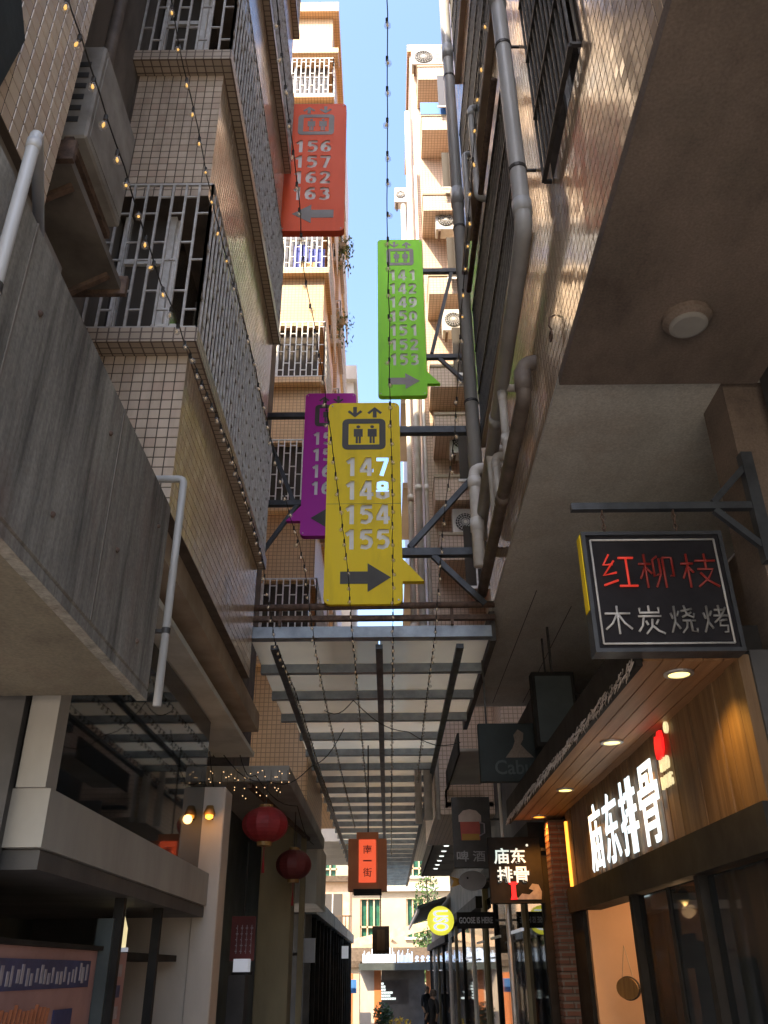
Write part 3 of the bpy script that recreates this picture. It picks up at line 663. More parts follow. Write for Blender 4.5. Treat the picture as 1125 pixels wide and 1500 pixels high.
lift_sign('green elevator sign listing 141 142 149 to 153 with a right arrow', 'sign_green', 'sign_midgrey', -.08, .765, 11.9, 10.25, 13.9, ['141', '142', '149', '150', '151', '152', '153'], 1, [13.14, 11.12], [((.87, 11.2), (1.30, 13.1)), ((1.0, 11.08), (1.40, 10.6))], 1.75, digit=.328)
lift_sign('red elevator sign reading 156 157 162 163 with a left arrow', 'sign_red', 'sign_midgrey', -1.42, -.52, 8.55, 10.62, 13.3, ['156', '157', '162', '163'], -1, [12.9, 11.2], [], -1.95)
lift_sign('purple elevator sign half hidden behind the yellow one, arrow left', 'sign_purple', 'sign_grey', -1.27, -.44, 11.45, 7.36, 9.98, ['156', '157', '162', '163'], -1, [9.58, 7.95], [((-1.86, 9.2), (-1.38, 7.95)), ((-1.33, 7.92), (-1.86, 7.06))], -1.95)

# ------------------------------------------------------------------ glass canopy over the alley
CZ = 4.66
can = thing('glass_canopy', 'glass roof on grey steel beams bridging the alley', 'canopy', (0, 8.3, CZ))
ybs = [8.33] + [9.40 + 1.06 * i for i in range(27)]
for i, y in enumerate(ybs):
    a, b = (-1.42, 1.10) if i < 4 else (-1.27, .78)
    MB().box(a, b, y, y + (.09 if i else .12), CZ - (.07 if i else .04), CZ + (.03 if i else .08)).build('cross_beam', 'steel_blue', can)
for x in (-1.19, -.10, .74): MB().box(x, x + .075, 8.46, 37, CZ - .12, CZ - .072).build('rail', 'steel_dark', can)
for i in range(len(ybs) - 1):
    a, b = (-1.42, 1.10) if i < 3 else (-1.27, .78)
    for p, q in ((a, -.07), (-.055, b)):
        MB().box(p, q, ybs[i] + .02, ybs[i + 1] + .01, CZ + .036 + .004 * (i % 2), CZ + .048 + .004 * (i % 2)).build('pane', 'glass_canopy', can)
q = random.Random(77); m = MB()
for i in range(110):
    c = Vector((q.uniform(-1.2, .7), 8.5 + 12 * q.random() ** 1.5, CZ + .056)); a = q.uniform(0, 6.3); l = q.uniform(.012, .035); d = Vector((math.cos(a), math.sin(a), 0)); e = Vector((-d.y, d.x, 0)) * .4; m.quad(c - d * l, c - e * l, c + d * l, c + e * l)
m.build('leaf_litter', 'bark', can, kind='stuff')
fr = thing('pipe_rail', 'two brown steel tubes across the alley under the yellow sign', 'rail', (0, 8.25, 4.8))
MB().tube([(-1.5, 8.28, 4.93), (1.14, 8.28, 4.95)], .035, 10).build('tube', 'rust_bar', fr, smooth=True)
MB().box(-1.5, 1.14, 8.30, 8.36, 4.80, 4.85).build('bar', 'rust_bar', fr)
for x in (-1.1, .68): MB().box(x, x + .03, 8.29, 8.33, 4.74, 4.93).build('strut', 'rust_bar', fr)

# ------------------------------------------------------------------ buildings behind the signs
def bay_front(root, x0, x1, y, zs, h, mat, ledge_mat, bar='white_bar', depth=.18, side=None):
    """facade towards the camera: bands of wall, grilled window strips above ledges"""
    for zl in zs:
        MB().box(x0 - .05, x1 + .1, y - .16, y + 1.2, zl - .14, zl).build('window_ledge', ledge_mat, root)
        wn = MB().box(x0, x1 - .1, y + .15, y + .2, zl, zl + h).build('window', 'glass_window', root)
        MB().box(x0, x0 + .05, y + .10, y + .149, zl, zl + h).box(x0 + (x1 - x0) * .5, x0 + (x1 - x0) * .5 + .05, y + .10, y + .149, zl, zl + h).build('window_frame', 'white_bar', wn)
        staggered_grille(root, 'window_grille', bar, (x0, y - .13, zl + .02), (1, 0, 0), x1 + .06 - x0, zl + .02, zl + h - .02, .115, .011, ties=3)
        if side: staggered_grille(root, 'window_grille', bar, (x1 + .06, y - .13, zl + .02), (0, 1, 0), side, zl + .02, zl + h - .02, .115, .011)
L2 = thing('apartment_building', 'sunlit beige tiled building behind the red and purple signs', 'building', (-3, 15, 3.7))
m = MB(); zs = [6.3 + 2.93 * k for k in range(6)]
zb = 3.7
for zl in zs: m.box(-3.2, -1.26, 14, 17.4, zb, zl - .14); zb = zl + 1.45
m.box(-3.2, -1.26, 14, 17.4, zb, 24.3); m.box(-8, -3.2, 14, 17.4, 3.7, 24.3); m.box(-3.2, -1.6, 14.5, 17.4, 6, 23)
m.build('wall', 'far_tile_warm', L2)
bay_front(L2, -3.2, -1.26, 14, zs, 1.45, 'far_tile_warm', 'far_tile_warm', side=3.3)
MB().box(-3.4, -1.10, 13.8, 17.5, 24.3, 24.7).build('parapet', 'far_tile_warm', L2)
MB().box(-3.2, -1.08, 13.82, 14.3, 22.55, 22.75).build('sun_ledge', 'far_tile_warm', L2)
tag(MB().tube([(-2.7, 14.2, 24.7), (-2.7, 14.2, 26.6)], .012, 6).build('antenna_rod', 'white_bar'), 'thin white rod standing on the roof of the sunlit left building', 'antenna')
for i, (x, z, w_, h, mt) in enumerate(((-1.95, 15.12, .30, .75, 'laundry_blue'), (-1.62, 15.12, .36, .62, 'laundry_blue'))):
    tag(MB().box(x, x + w_, 13.93, 13.97, z, z + h).build('laundry', mt), ('left' if i == 0 else 'right') + ' blue garment hanging behind the grille under the red sign', 'clothes', 'laundry behind the grille')
tag(MB().box(-1.78, -1.42, 13.9, 14.1, 15.02, 15.32).build('cardboard_box', 'cardboard'), 'brown cardboard box on the window ledge under the red sign', 'box')
L3 = thing('apartment_building', 'narrow tiled building with balcony plants past the sunlit one', 'building', (-3, 20, 3))
m = MB(); zb = 4.75; zs3 = [7.6 + 3 * k for k in range(6)]
for zl in zs3: m.box(-3.5, -1.22, 18.2, 22.6, zb, zl - .14); zb = zl + 1.4
m.box(-3.5, -1.22, 18.2, 22.6, zb, 27); m.build('wall', 'far_tile_warm', L3); bay_front(L3, -3.5, -1.22, 18.2, zs3, 1.4, 'far_tile_warm', 'far_tile_pale', side=4)
L4 = thing('apartment_building', 'white building with flat cornices far behind the left towers', 'building', (-3, 27, 0))
m = MB().box(-6, -1.05, 25, 31, 4.75, 20.4).box(-6, -.95, 24.8, 31, 20.4, 21.0).box(-6, -.98, 24.85, 31, 17.4, 17.8).box(-6, -.98, 24.85, 31, 14.4, 14.8); m.build('wall', 'plaster_white', L4)
for k in range(1, 6): 
    wn = MB().box(-2.6, -1.4, 24.95, 25.05, 3.2 + 3 * k, 4.6 + 3 * k).build('window', 'glass_window', L4); MB().box(-2.02, -1.97, 24.92, 24.949, 3.2 + 3 * k, 4.6 + 3 * k).build('window_frame', 'white_bar', wn)
def leaves(name, mat, parent, c, rad, n, size, drop=0, seed=1):
    q = random.Random(seed); m = MB()
    for _ in range(n):
        d = Vector((q.gauss(0, 1), q.gauss(0, 1), q.gauss(0, 1))); d = d.normalized() * q.random() ** .45
        p = Vector(c) + Vector((d.x * rad[0], d.y * rad[1], d.z * rad[2] - drop * q.random() ** 2))
        a = Vector((q.gauss(0, 1), q.gauss(0, 1), q.gauss(0, 1))).normalized(); b = a.orthogonal().normalized(); s = size * q.uniform(.6, 1.3)
        m.quad(p - a * s, p - b * s * .45, p + a * s, p + b * s * .45)
    return m.build(name, mat, parent, kind='stuff')
for i, (z, lab) in enumerate(((19.9, 'trailing green plant on the upper balcony ledge past the sunlit building'), (17.1, 'small trailing plant on the lower ledge past the sunlit building'))):
    t = thing('balcony_plant', lab, 'plant', (-1.0, 18.1, z), 'plants on the far balconies')
    MB().lathe([(.09, 0), (.13, .2), (.11, .2)], (-1.14, 18.1, z), 12).build('pot', 'plaster_cream', t)
    leaves('foliage', 'leaf', t, (-1.05, 18.1, z + .25), (.28, .3, .3), 260 - 120 * i, .06, .9, 5 + i)
    MB().tube([(-1.1, 18.1, z + .1), (-1.02, 18.08, z + .4)], .012, 5).build('stem', 'bark', t)

R2 = thing('apartment_building', 'sunlit tiled building with air conditioners behind the green sign', 'building', (2.5, 16, 4))
m = MB().box(.82, 8, 15, 19, 3.9, 24.2).box(1.9, 8, 14.0, 15, 3.9, 24.2); m.build('wall', 'far_tile_pink', R2)
MB().box(.76, 8, 14.9, 19.1, 24.2, 24.5).build('parapet', 'far_tile_warm', R2)
for i, z in enumerate((21.9, 19.95, 17.15, 14.6, 12.1, 10.9, 9.45, 8.2)):
    MB().box(.98 + .05 * (i % 2), 1.95, 14.15, 15.02, z, z + .5).build('shelf', 'far_tile_pink', R2)
    MB().box(.97 + .05 * (i % 2), 1.95, 14.13, 15.02, z + .5, z + .56).build('shelf_top', 'plaster_cream', R2)
for i, z in enumerate((20.6, 17.7, 14.9, 12.3, 9.8, 7.6)):
    wn = MB().box(1.45, 1.89, 13.97, 14.02, z, z + 1.2).build('window', 'glass_window', R2); MB().box(1.42, 1.89, 13.95, 13.975, z - .05, z).box(1.64, 1.67, 13.95, 13.968, z, z + 1.2).build('window_frame', 'white_bar', wn)
k = MB().box(1.0, 1.7, 14.12, 14.14, 20.5, 20.95)
k.build('balcony_glass', 'blue_paint', R2)
pos = ['air conditioner with a round fan on the roof edge behind the green sign', 'air conditioner box high above the green sign on the tiled wall', 'air conditioner box beside the top of the green sign', 'air conditioner box level with the middle of the green sign', 'air conditioner box just above the yellow sign brackets', 'lowest air conditioner box between the yellow sign brackets']
for lab, (x, z) in zip(pos, ((.86, 23.2), (1.28, 20.1), (1.26, 16.7), (1.3, 13.7), (1.32, 10.6), (1.3, 8.75))):
    ac_unit(lab, x, 14.3 if x > 1 else 14.6, z, .62 if x > 1 else .85, .3, .6)
for i, (x, y, z0, z1, r_, lab) in enumerate(((.70, 14.9, 3.8, 21.6, .07, 'white drainpipe nearest the tiled corner behind the yellow sign'), (.55, 15.3, 3.8, 18.6, .06, 'outer white drainpipe beside the sky behind the yellow sign'), (.86, 14.86, 3.8, 19.5, .035, 'thin white pipe on the tiled face behind the yellow sign'))):
    pipe('drain_pipe', lab, [[(x, y, z1), (x, y, z0)]], 'pvc_white', r_, joints=[((x, y, z), (x, y, z - .15)) for z in (17, 13.5, 10.2, 7.4) if z < z1], group='white drainpipes on the far right building')
R3 = thing('apartment_building', 'pale building edge beyond the right-hand air conditioner tower', 'building', (4, 24, 0))
MB().box(.80, 8, 21.5, 30, 4.75, 25.5).build('wall', 'far_tile_pale', R3)
for z in (8, 11, 14, 17, 20, 23): MB().box(.55, .8, 21.6, 25, z, z + .18).build('ledge', 'plaster_cream', R3)
ac_unit('small air conditioner hanging out at the sky edge on the right', .46, 20.9, 25.0, .55, .35, .7)
k = thing('apartment_building', 'sunlit cream building closing the alley above the glass canopy', 'building', (0, 64, -2))
m = MB(); HW = [(-1.75, -.4, 3.45, 5.65), (-4.6, -3.3, 3.45, 5.65), (1.2, 2.4, 3.45, 5.65)] + [(x, x + 1.35, z, z + 1.7) for z in (7.0, 10.1, 13.2) for x in (-4.6, -1.75, 1.2)]
wall_holes(m, -9, 9, -2, 17, HW, lambda a, b, c, d: m.box(a, b, 60, 61, c, d)); m.build('wall', 'plaster_cream', k)
for a, b, c, d in HW:
    wn = MB().box(a, b, 60.3, 60.35, c, d).build('window', 'green_window', k)
    f_ = MB()
    for i in range(4): x = a + (b - a - .09) * i / 3; f_.box(x, x + .09, 60.1, 60.3, c, d)
    f_.box(a, b, 60.1, 60.29, c + (d - c) * .25, c + (d - c) * .25 + .1); f_.build('window_frame', 'timber_pale', wn)
    MB().box(a - .1, b + .1, 59.85, 60.02, c - .14, c).build('window_sill', 'plaster_white', wn)
h = thing('brown_house', 'low brown house with a slatted balcony left of the cream building', 'house', (-5, 53, -1.2))
MB().box(-9, -2.1, 52, 56, -1.2, 6.0).build('wall', 'timber_pale', h); MB().box(-9.2, -1.9, 51.6, 56.2, 6.0, 6.3).build('roof', 'bark', h); MB().box(-4.2, -1.95, 51.3, 52, 3.1, 3.3).build('balcony_floor', 'plaster_cream', h)
for i in range(12): MB().box(-4.1 + i * .18, -4.05 + i * .18, 51.32, 51.36, 3.3, 4.2).build('slat', 'bark', h)
MB().box(-4.2, -1.95, 51.3, 51.38, 4.2, 4.28).build('handrail', 'bark', h); wn = MB().box(-3.6, -2.5, 51.97, 52.02, 3.5, 5.4).build('window', 'glass_window', h); MB().box(-3.07, -3.02, 51.94, 51.969, 3.5, 5.4).build('window_frame', 'white_bar', wn)
MB().box(-9, 9, 59.7, 60, 6.1, 6.4).build('cornice', 'plaster_white', k)
MB().box(-9, 9, 59.5, 61, 17, 17.4).build('parapet', 'plaster_white', k)

# ------------------------------------------------------------------ left ground floor
SH = thing('shop_front', 'grey framed shop front with a mirror-like upper window on the left', 'shop', (-2.2, 5.8, 0))
MB().box(-1.76, -1.58, 4.15, 8.18, 2.11, 2.37).build('lintel', 'plaster_pale', SH)
MB().box(-1.74, -1.60, 4.13, 4.27, 2.372, 2.98).build('post', 'plaster_pale', SH)
MB().box(-1.70, -1.685, 4.27, 8.19, 2.372, 3.72).build('upper_pane', 'glass_dark', SH)
MB().box(-3.2, -1.80, 4.3, 8.19, 2.2, 3.7).build('backing', 'dark_wall', SH)
MB().box(-3.3, -3.2, 4.3, 9.9, 0, 3.7).build('rear_wall', 'dark_teal', SH)
MB().box(-3.32, -2.41, 8.52, 8.6, 0, 3.7).build('end_wall', 'dark_wall', SH)
MB().box(-3.2, -1.76, 4.10, 4.16, .0, 2.9).build('side_wall', 'dark_wall', SH)
for y in (5.9, 6.9): MB().box(-1.72, -1.66, y, y + .06, 0, 2.11).build('post', 'dark_frame', SH)
MB().box(-3.2, -1.6, 4.2, 8.18, 2.02, 2.105).build('ceiling', 'dark_wall', SH)
MB().box(-2.4, -1.712, 8.22, 8.5, 0, 2.1).build('return_wall', 'column_beige', SH)
for y, z, h, mt in ((4.9, 1.2, .55, 'maroon'), (6.2, 1.15, .7, 'column_ochre'), (7.2, 1.3, .5, 'dark_teal')): MB().box(-3.198, -3.19, y, y + .6, z, z + h).build('wall_poster', mt, SH)
t = thing('column', 'pale square concrete column on the left below the tiled building', 'column', (-1.6, 8.37, 0))
MB().box(-1.71, -1.49, 8.2, 8.56, 0, 3.12).build('shaft', 'column_beige', t, bevel=.01); MB().box(-1.74, -1.46, 8.18, 8.6, 0, .25).build('base', 'column_beige', t)
t = thing('display_counter', 'dim pink menu counter with a blue band at the lower left', 'counter', (-1.8, 4.9, 0))
MB().box(-2.3, -1.77, 4.3, 5.85, 0, 1.72).build('body', 'pink_panel', t); MB().box(-2.32, -1.74, 4.25, 5.9, 1.722, 1.745).build('top', 'dark_frame', t)
MB().box(-1.768, -1.762, 4.3, 5.72, 1.53, 1.665).build('band', 'blue_band', t)
q = random.Random(4); m = MB()
for i in range(22):
    y = 4.34 + i * .062 + q.uniform(-.01, .01); z = 1.545 + q.uniform(0, .02); m.box(-1.7605, -1.757, y, y + .02 + .015 * q.random(), z, z + .05 + .04 * q.random())
m.build('band_print', 'print_pale', t, kind='stuff')
m = MB()
for i in range(14):
    y = 4.35 + i * .055; m.bar((-1.764, y, 1.30), (-1.764, y + .04, 1.44 + .03 * q.random()), .006, .02, (1, 0, 0))
m.build('skewer_print', 'print_orange', t, kind='stuff'); MB().box(-1.768, -1.763, 5.2, 5.5, 1.28, 1.43).build('poster', 'blue_band', t)
MB().box(-1.80, -1.70, 5.86, 5.95, 0, 1.9).build('corner_post', 'dark_teal', t)
t = thing('side_menu', 'narrow pinkish menu board beside the counter post at lower left', 'menu board', (-1.8, 6.2, 1.0))
MB().box(-1.80, -1.765, 6.0, 6.5, 1.15, 1.72).build('board', 'pink_panel', t)
for z, mt in ((1.62, 'print_pale'), (1.5, 'blue_band'), (1.38, 'print_pale'), (1.25, 'flower')): MB().box(-1.764, -1.758, 6.08, 6.4, z - .04, z + .03).build('print', mt, t)
t = thing('glowing_bottle', 'small glowing bottle standing on the shop shelf at lower left', 'bottle', (-1.9, 6.75, 1.72))
MB().lathe([(.05, 0), (.05, .12), (.02, .2), (.02, .27)], (-1.9, 6.75, 1.76), 12).build('glass', 'letter_cream', t, smooth=True); MB().lathe([(.07, 0), (.07, .03)], (-1.9, 6.75, 1.728), 12).build('base', 'shop_glow', t)
tag(MB().box(-2.1, -1.78, 6.55, 8.1, 1.68, 1.727).build('shelf', 'dark_frame'), 'dark shelf beside the pale column carrying the glowing bottle', 'shelf')
# wall lamp
t = thing('wall_lamp', 'glowing amber wall lamp on the pale column at left', 'lamp', (-1.6, 8.1, 2.82))
MB().bar((-1.6, 8.2, 2.84), (-1.6, 8.09, 2.88), .025).build('arm', 'dark_frame', t); MB().lathe([(.03, .07), (.055, .0), (.05, -.01)], (-1.6, 8.07, 2.86), 14).build('shade', 'lantern_gold', t, smooth=True)
MB().lathe([(.012, .03), (.036, .01), (.036, -.02), (.012, -.035)], (-1.6, 8.07, 2.845), 12).build('bulb', 'lamp_amber', t, smooth=True)
ld = bpy.data.lights.new('wall_lamp_light', 'POINT'); ld.energy = .22; ld.color = (1, .5, .15); ld.shadow_soft_size = .04; lo = bpy.data.objects.new('light', ld); COL.objects.link(lo); lo.location = Vector((-1.6, 7.97, 2.80)) - ORG[t.name]; lo.parent = t
# porch slab with lanterns
PO = thing('porch_canopy', 'pale concrete porch slab with a white edge behind the lanterns', 'canopy', (-1.7, 13, 2.6))
MB().box(-3.2, -1.10, 9.9, 16.0, 3.49, 3.665).build('slab', 'plaster_pale', PO, bevel=.01); MB().box(-3.2, -1.22, 16.0, 18.4, 2.62, 3.66).build('end_block', 'plaster_white', PO, bevel=.015)
MB().box(-3.2, -2.05, 9.95, 15.9, 0, 3.485).build('rear_wall', 'dark_teal', PO)
MB().box(-1.82, -1.36, 13.2, 13.7, 0, 3.48).build('pillar', 'column_ochre', PO, bevel=.01)
MB().bar((-1.55, 9.98, 3.46), (-1.25, 14.5, 3.46), .05).build('pipe', 'rust_bar', PO)
MB().box(-1.34, -1.26, 14.2, 14.3, 0, 3.48).build('post', 'column_ochre', PO)
def lantern(label, c, r_, flat, mat='lantern_red'):
    c = Vector(c); t = thing('paper_lantern', label, 'lantern', c - Vector((0, 0, r_ * flat + .3)), 'red lanterns under the porch slab')
    m = MB(); n = 24; prof = [(max(.05, math.cos(R(a))) * r_, math.sin(R(a)) * r_ * flat) for a in range(-78, 79, 12)]; o = 0
    for rr, z in prof:
        for j in range(n): a = 2 * math.pi * j / n; f = rr * (1 if j % 2 else .965); m.v.append(c + Vector((math.cos(a) * f, math.sin(a) * f, z)))
    for i in range(len(prof) - 1):
        for j in range(n): j2 = (j + 1) % n; m.f.append((i * n + j, i * n + j2, (i + 1) * n + j2, (i + 1) * n + j))
    m.build('shell', mat, t, smooth=False); h = r_ * flat
    MB().lathe([(r_ * .32, -h - .03), (r_ * .34, -h + .01)], c, 14).build('lower_ring', 'lantern_gold', t); MB().lathe([(r_ * .3, h - .02), (r_ * .3, h + .02)], c, 14).build('upper_ring', 'lantern_gold', t)
    MB().tube([c + Vector((0, 0, h)), (c.x, c.y, 3.49)], .006, 5).build('cord', 'cable', t)
    m = MB().tube([c - Vector((0, 0, h)), c - Vector((0, 0, h + .12))], .005, 5)
    for j in range(8): a = j * .785; b = c - Vector((0, 0, h + .1)); m.tube([b, b + Vector((math.cos(a) * .012, math.sin(a) * .012, -.2))], .004, 4)
    m.build('tassel', 'lantern_red', t); return t
lantern('bright red round lantern nearest the pale column', (-1.33, 9.85, 3.02), .255, .74)
lantern('darker red lantern hanging behind the bright one', (-1.22, 12.0, 2.83), .235, .8, 'maroon')
t = thing('hanging_signboard', 'small maroon signboard with pale characters under the porch', 'sign', (-1.8, 12, 1.7))
MB().box(-1.96, -1.66, 11.9, 11.94, 1.72, 2.22).build('board', 'maroon', t); q = random.Random(9); m = MB()
for cx in (-1.9, -1.84, -1.78, -1.72):
    for i in range(5): z = 1.82 + i * .065; m.box(cx, cx + .035 * q.uniform(.5, 1), 11.893, 11.899, z, z + .012); m.box(cx + .012, cx + .02, 11.893, 11.899, z - .02, z + .04)
m.build('strokes', 'print_pale', t, kind='stuff'); MB().tube([(-1.81, 11.92, 2.22), (-1.81, 11.92, 3.49)], .008, 5).build('hanger', 'cable', t)
t = thing('menu_lightbox', 'small bluish lit box below the maroon signboard', 'light box', (-1.75, 11.5, 1.6)); MB().box(-1.86, -1.68, 11.6, 11.8, 1.60, 1.74).build('case', 'shop_glow', t); MB().box(-1.88, -1.66, 11.62, 11.82, 1.57, 1.598).build('base', 'dark_frame', t)
tag(MB().box(-1.9, -1.7, 11.55, 11.85, 0, 1.568).build('pedestal', 'dark_wall'), 'dark pedestal carrying the bluish lit box on the left', 'pedestal')
# dark shops further along on the left
labs = ['dark shop front behind the white porch end block', 'dark shop front second beyond the porch on the left', 'farthest dark shop front on the left before the alley end']
for i, (a, b) in enumerate(((18.6, 25), (25.2, 32), (32.2, 39.5))):
    t = thing('shop_front', labs[i], 'shop', (-2.5, (a + b) / 2, gz(b)), 'dark shops along the left side')
    x = -1.42
    MB().box(-4, x - .2, a, b, gz(b), 2.9).build('wall', 'dark_wall', t); MB().box(-4, x + .02, a, b, 2.6, 2.9).build('eave', 'dark_teal', t)
    n = 5
    for j in range(n + 1):
        y = a + (b - a - .1) * j / n; MB().box(x - .198, x - .08, y, y + .1, gz(b), 2.598).build('mullion', 'dark_frame', t)
    for j in range(n):
        y = a + (b - a - .1) * j / n; MB().box(x - .16, x - .145, y + .1, y + (b - a - .1) / n, gz(b) + .1, 2.59).build('pane', 'glass_dark', t)
for i, (x, y, z, lab) in enumerate(((-1.36, 15.0, 1.72, 'pale lit sign plate low on the left past the ochre pillar'), (-1.25, 26, 1.9, 'tiny white lit plate on the dark left shops'))):
    t = thing('sign_plate', lab, 'sign', (x, y, z)); MB().box(x, x + (.22, .18)[i], y, y + .05, z, z + (.34, .3)[i]).build('face', 'shop_glow' if i else 'grey_board', t); MB().box(x - .2, x, y + .02, y + .04, z + .1, z + .14).build('bracket', 'dark_frame', t)

# ------------------------------------------------------------------ right-hand shop with wooden fascia
WS = thing('shop_front', 'shop with lit wooden plank fascia on the right', 'shop', (2.4, 7.2, 0)); FX = 1.95
q = random.Random(2); y = 4.52
while y < 9.78:
    w_ = .115; d = q.uniform(0, .012); MB().box(FX - d, FX + .05, y, y + w_ - .006, 2.345, 3.12).build('plank', 'wood_plank', WS); y += w_
MB().box(FX + .051, FX + .2, 4.5, 9.8, 2.34, 3.14).build('fascia_backing', 'dark_wall', WS)
MB().box(FX - .06, FX + .15, 4.48, 9.8, 2.11, 2.34).build('header', 'dark_frame', WS)
for i in range(5):
    x = 1.43 + .112 * i; MB().box(x, x + .104, 4.56, 10.25, 3.10, 3.125).build('soffit_plank', 'wood_soffit', WS)
MB().box(1.42, 2.1, 4.55, 10.3, 3.127, 3.30).build('roof', 'dark_frame', WS); MB().box(1.385, 1.42, 4.55, 10.3, 3.07, 3.32).build('edge_board', 'dark_frame', WS)
m = MB()
for i in range(420):
    y = 4.56 + i * .0136; a = q.uniform(-.9, .9); l = q.uniform(.04, .085); p = Vector((1.375, y, 3.10 + q.uniform(-.03, .03))); m.tube([p, p + Vector((-.03 * q.random(), math.sin(a) * l, -math.cos(a) * l * .7))], [.0045, .001], 4, False)
m.build('fringe', 'fringe_pale', WS, kind='stuff')
for i, y in enumerate((4.78, 6.45, 8.36, 9.95)):
    x = 1.69; dl = MB().lathe([(.085, 0), (.085, -.012), (.062, -.014), (.062, 0)], (x, y, 3.099), 20).build('downlight', 'galvanised', WS)
    MB().lathe([(.06, 0), (.06, -.009)], (x, y, 3.098), 18).build('lens', 'lamp_amber' if i == 3 else 'lamp_warm', dl)
    ld = bpy.data.lights.new('downlight', 'SPOT'); ld.energy = 6 if i != 3 else 12; ld.color = (1, .55, .10) if i != 3 else (1, .38, .06); ld.spot_size = R(125); ld.spot_blend = .6; ld.shadow_soft_size = .05
    lo = bpy.data.objects.new('light', ld); COL.objects.link(lo); lo.location = Vector((x, y, 3.07)) - ORG[WS.name]; lo.parent = WS
for y in (4.5, 5.72, 7.35):
    MB().box(FX - .03, FX + .07, y, y + .09, 0, 2.108).build('door_post', 'dark_frame', WS)
for a, b in ((4.6, 5.7), (5.83, 6.5), (6.56, 7.33)): MB().box(FX + .02, FX + .03, a, b, .05, 2.1).build('pane', 'glass_shop', WS)
MB().box(FX + .01, FX + .06, 6.5, 6.56, .0, 2.1).build('mullion', 'dark_frame', WS)
MB().box(3.3, 3.4, 4.9, 9.8, 0, 2.6).build('inner_wall', 'interior_pale', WS); MB().box(FX + .02, 3.3, 9.25, 9.33, 0, 2.44).build('inner_side_wall', 'interior_peach', WS); MB().box(FX - .02, FX + .06, 9.335, 9.9, 0, 2.108).build('end_panel', 'dark_frame', WS)
MB().box(FX + .16, 3.4, 4.9, 9.4, 2.45, 2.55).build('inner_ceiling', 'interior_pale', WS); MB().box(FX + .2, 3.3, 4.88, 4.94, 0, 2.6).build('inner_near_wall', 'dark_wall', WS)
MB().box(3.1, 3.29, 5.0, 7.2, 1.55, 1.62).box(3.1, 3.29, 5.0, 7.2, 1.85, 1.9).build('shelf', 'wood_plank', WS)
t = thing('hidden_fill_lamp', 'added unseen warm lamp lighting the peach wall inside the right shop', 'lamp', (2.6, 8.2, 2.1))  # hidden pendant, added to light the wall in the doorway
MB().tube([(2.6, 8.2, 2.45), (2.6, 8.2, 2.2)], .006, 5).build('cord', 'cable', t); MB().lathe([(.02, .1), (.1, 0), (.09, 0)], (2.6, 8.2, 2.12), 14).build('shade', 'dark_frame', t); MB().lathe([(.01, .05), (.035, .02), (.035, 0), (.01, -.03)], (2.6, 8.2, 2.11), 12).build('bulb', 'lamp_warm', t)
ld = bpy.data.lights.new('hidden_fill_light', 'POINT'); ld.energy = 4.5; ld.color = (1, .62, .32); ld.shadow_soft_size = .06; lo = bpy.data.objects.new('light', ld); COL.objects.link(lo); lo.location = Vector((2.6, 8.2, 2.04)) - ORG[t.name]; lo.parent = t
t = thing('oval_sign', 'oval wooden board hanging on strings in the lit doorway', 'sign', (2.1, 8.6, 1.35))
oc = Vector((2.08, 8.45, 1.45)); m = MB(); m.prism([(.19 * math.cos(R(a)), .085 * math.sin(R(a))) for a in range(0, 360, 15)], oc, (.25, -.968, 0), (0, 0, 1), .02); m.build('board', 'wood_oval', t)
m = MB(); pts = [oc + Vector((.25, -.968, 0)) * .185 * math.cos(R(a)) + Vector((0, 0, .082 * math.sin(R(a)))) for a in range(0, 361, 15)]; m.tube(pts, .012, 6, False); m.build('rim', 'bark', t)
MB().tube([oc + Vector((.025, -.09, .075)), oc + Vector((0, 0, .33))], .004, 4).tube([oc + Vector((-.025, .09, .075)), oc + Vector((0, 0, .33))], .004, 4).build('cord', 'timber_pale', t)
for i, (y, z, h, mt) in enumerate(((5.2, 1.2, .45, 'maroon'), (5.95, 1.25, .5, 'print_pale'), (6.15, 1.6, .2, 'red_paint'))):
    tag(MB().box(FX + .034, FX + .04, y, y + .32, z, z + h).build('window_poster', mt), ('dark maroon', 'pale printed', 'small red')[i] + ' poster behind the right shop window', 'poster')
t = thing('brick_pillar', 'narrow red brick pillar at the far end of the wooden fascia', 'pillar', (1.87, 10.05, 0))
MB().box(1.775, 1.975, 9.92, 10.14, 0, 3.05).build('core', 'grout', t); z = 0; i = 0
brick_me = {}
while z < 3.0:
    for (x, w_) in (((1.77, .098), (1.872, .108)) if i % 2 else ((1.77, .21),)):
        m = MB().box(x, x + w_ - .004, 9.912, 9.95, z, z + .056); m.build('brick', 'brick', t)
    MB().box(1.766, 1.79, 9.955, 10.14, z, z + .056).build('brick', 'brick', t); z += .066; i += 1
# lit letters on the fascia
t = thing('lit_letters', 'large glowing white characters 庙东排骨 on the wooden fascia', 'sign', (1.93, 7.5, 2.4))
for ch, yc in zip('庙东排骨', (8.27, 7.66, 7.06, 6.46)):
    place(text_mesh(ch, .6, .006, .005, fit=(.50, .56)), 'character', 'letter_white', t, (1.905, yc, 2.66), (0, -1, 0), (0, 0, 1))
t = thing('lit_logo', 'red lit round emblem with MIAO DONG lettering on the fascia', 'sign', (1.93, 6.0, 2.7))
me = MB(); me.prism([(a, b) for a, b in ((-.09, -.03), (-.075, -.085), (-.02, -.1), (.03, -.085), (.075, -.04), (.09, .02), (.07, .085), (.02, .09), (-.02, .06), (-.06, .07), (-.085, .03))], (1.925, 6.05, 2.98), (0, -1, 0), (0, 0, 1), .02); me.build('emblem', 'letter_red', t)
place(text_mesh('MIAO\nDONG', .1, .002, .008, 1.0, fit=(.24, .2)), 'lettering', 'letter_cream', t, (1.925, 6.03, 2.79), (0, -1, 0), (0, 0, 1))
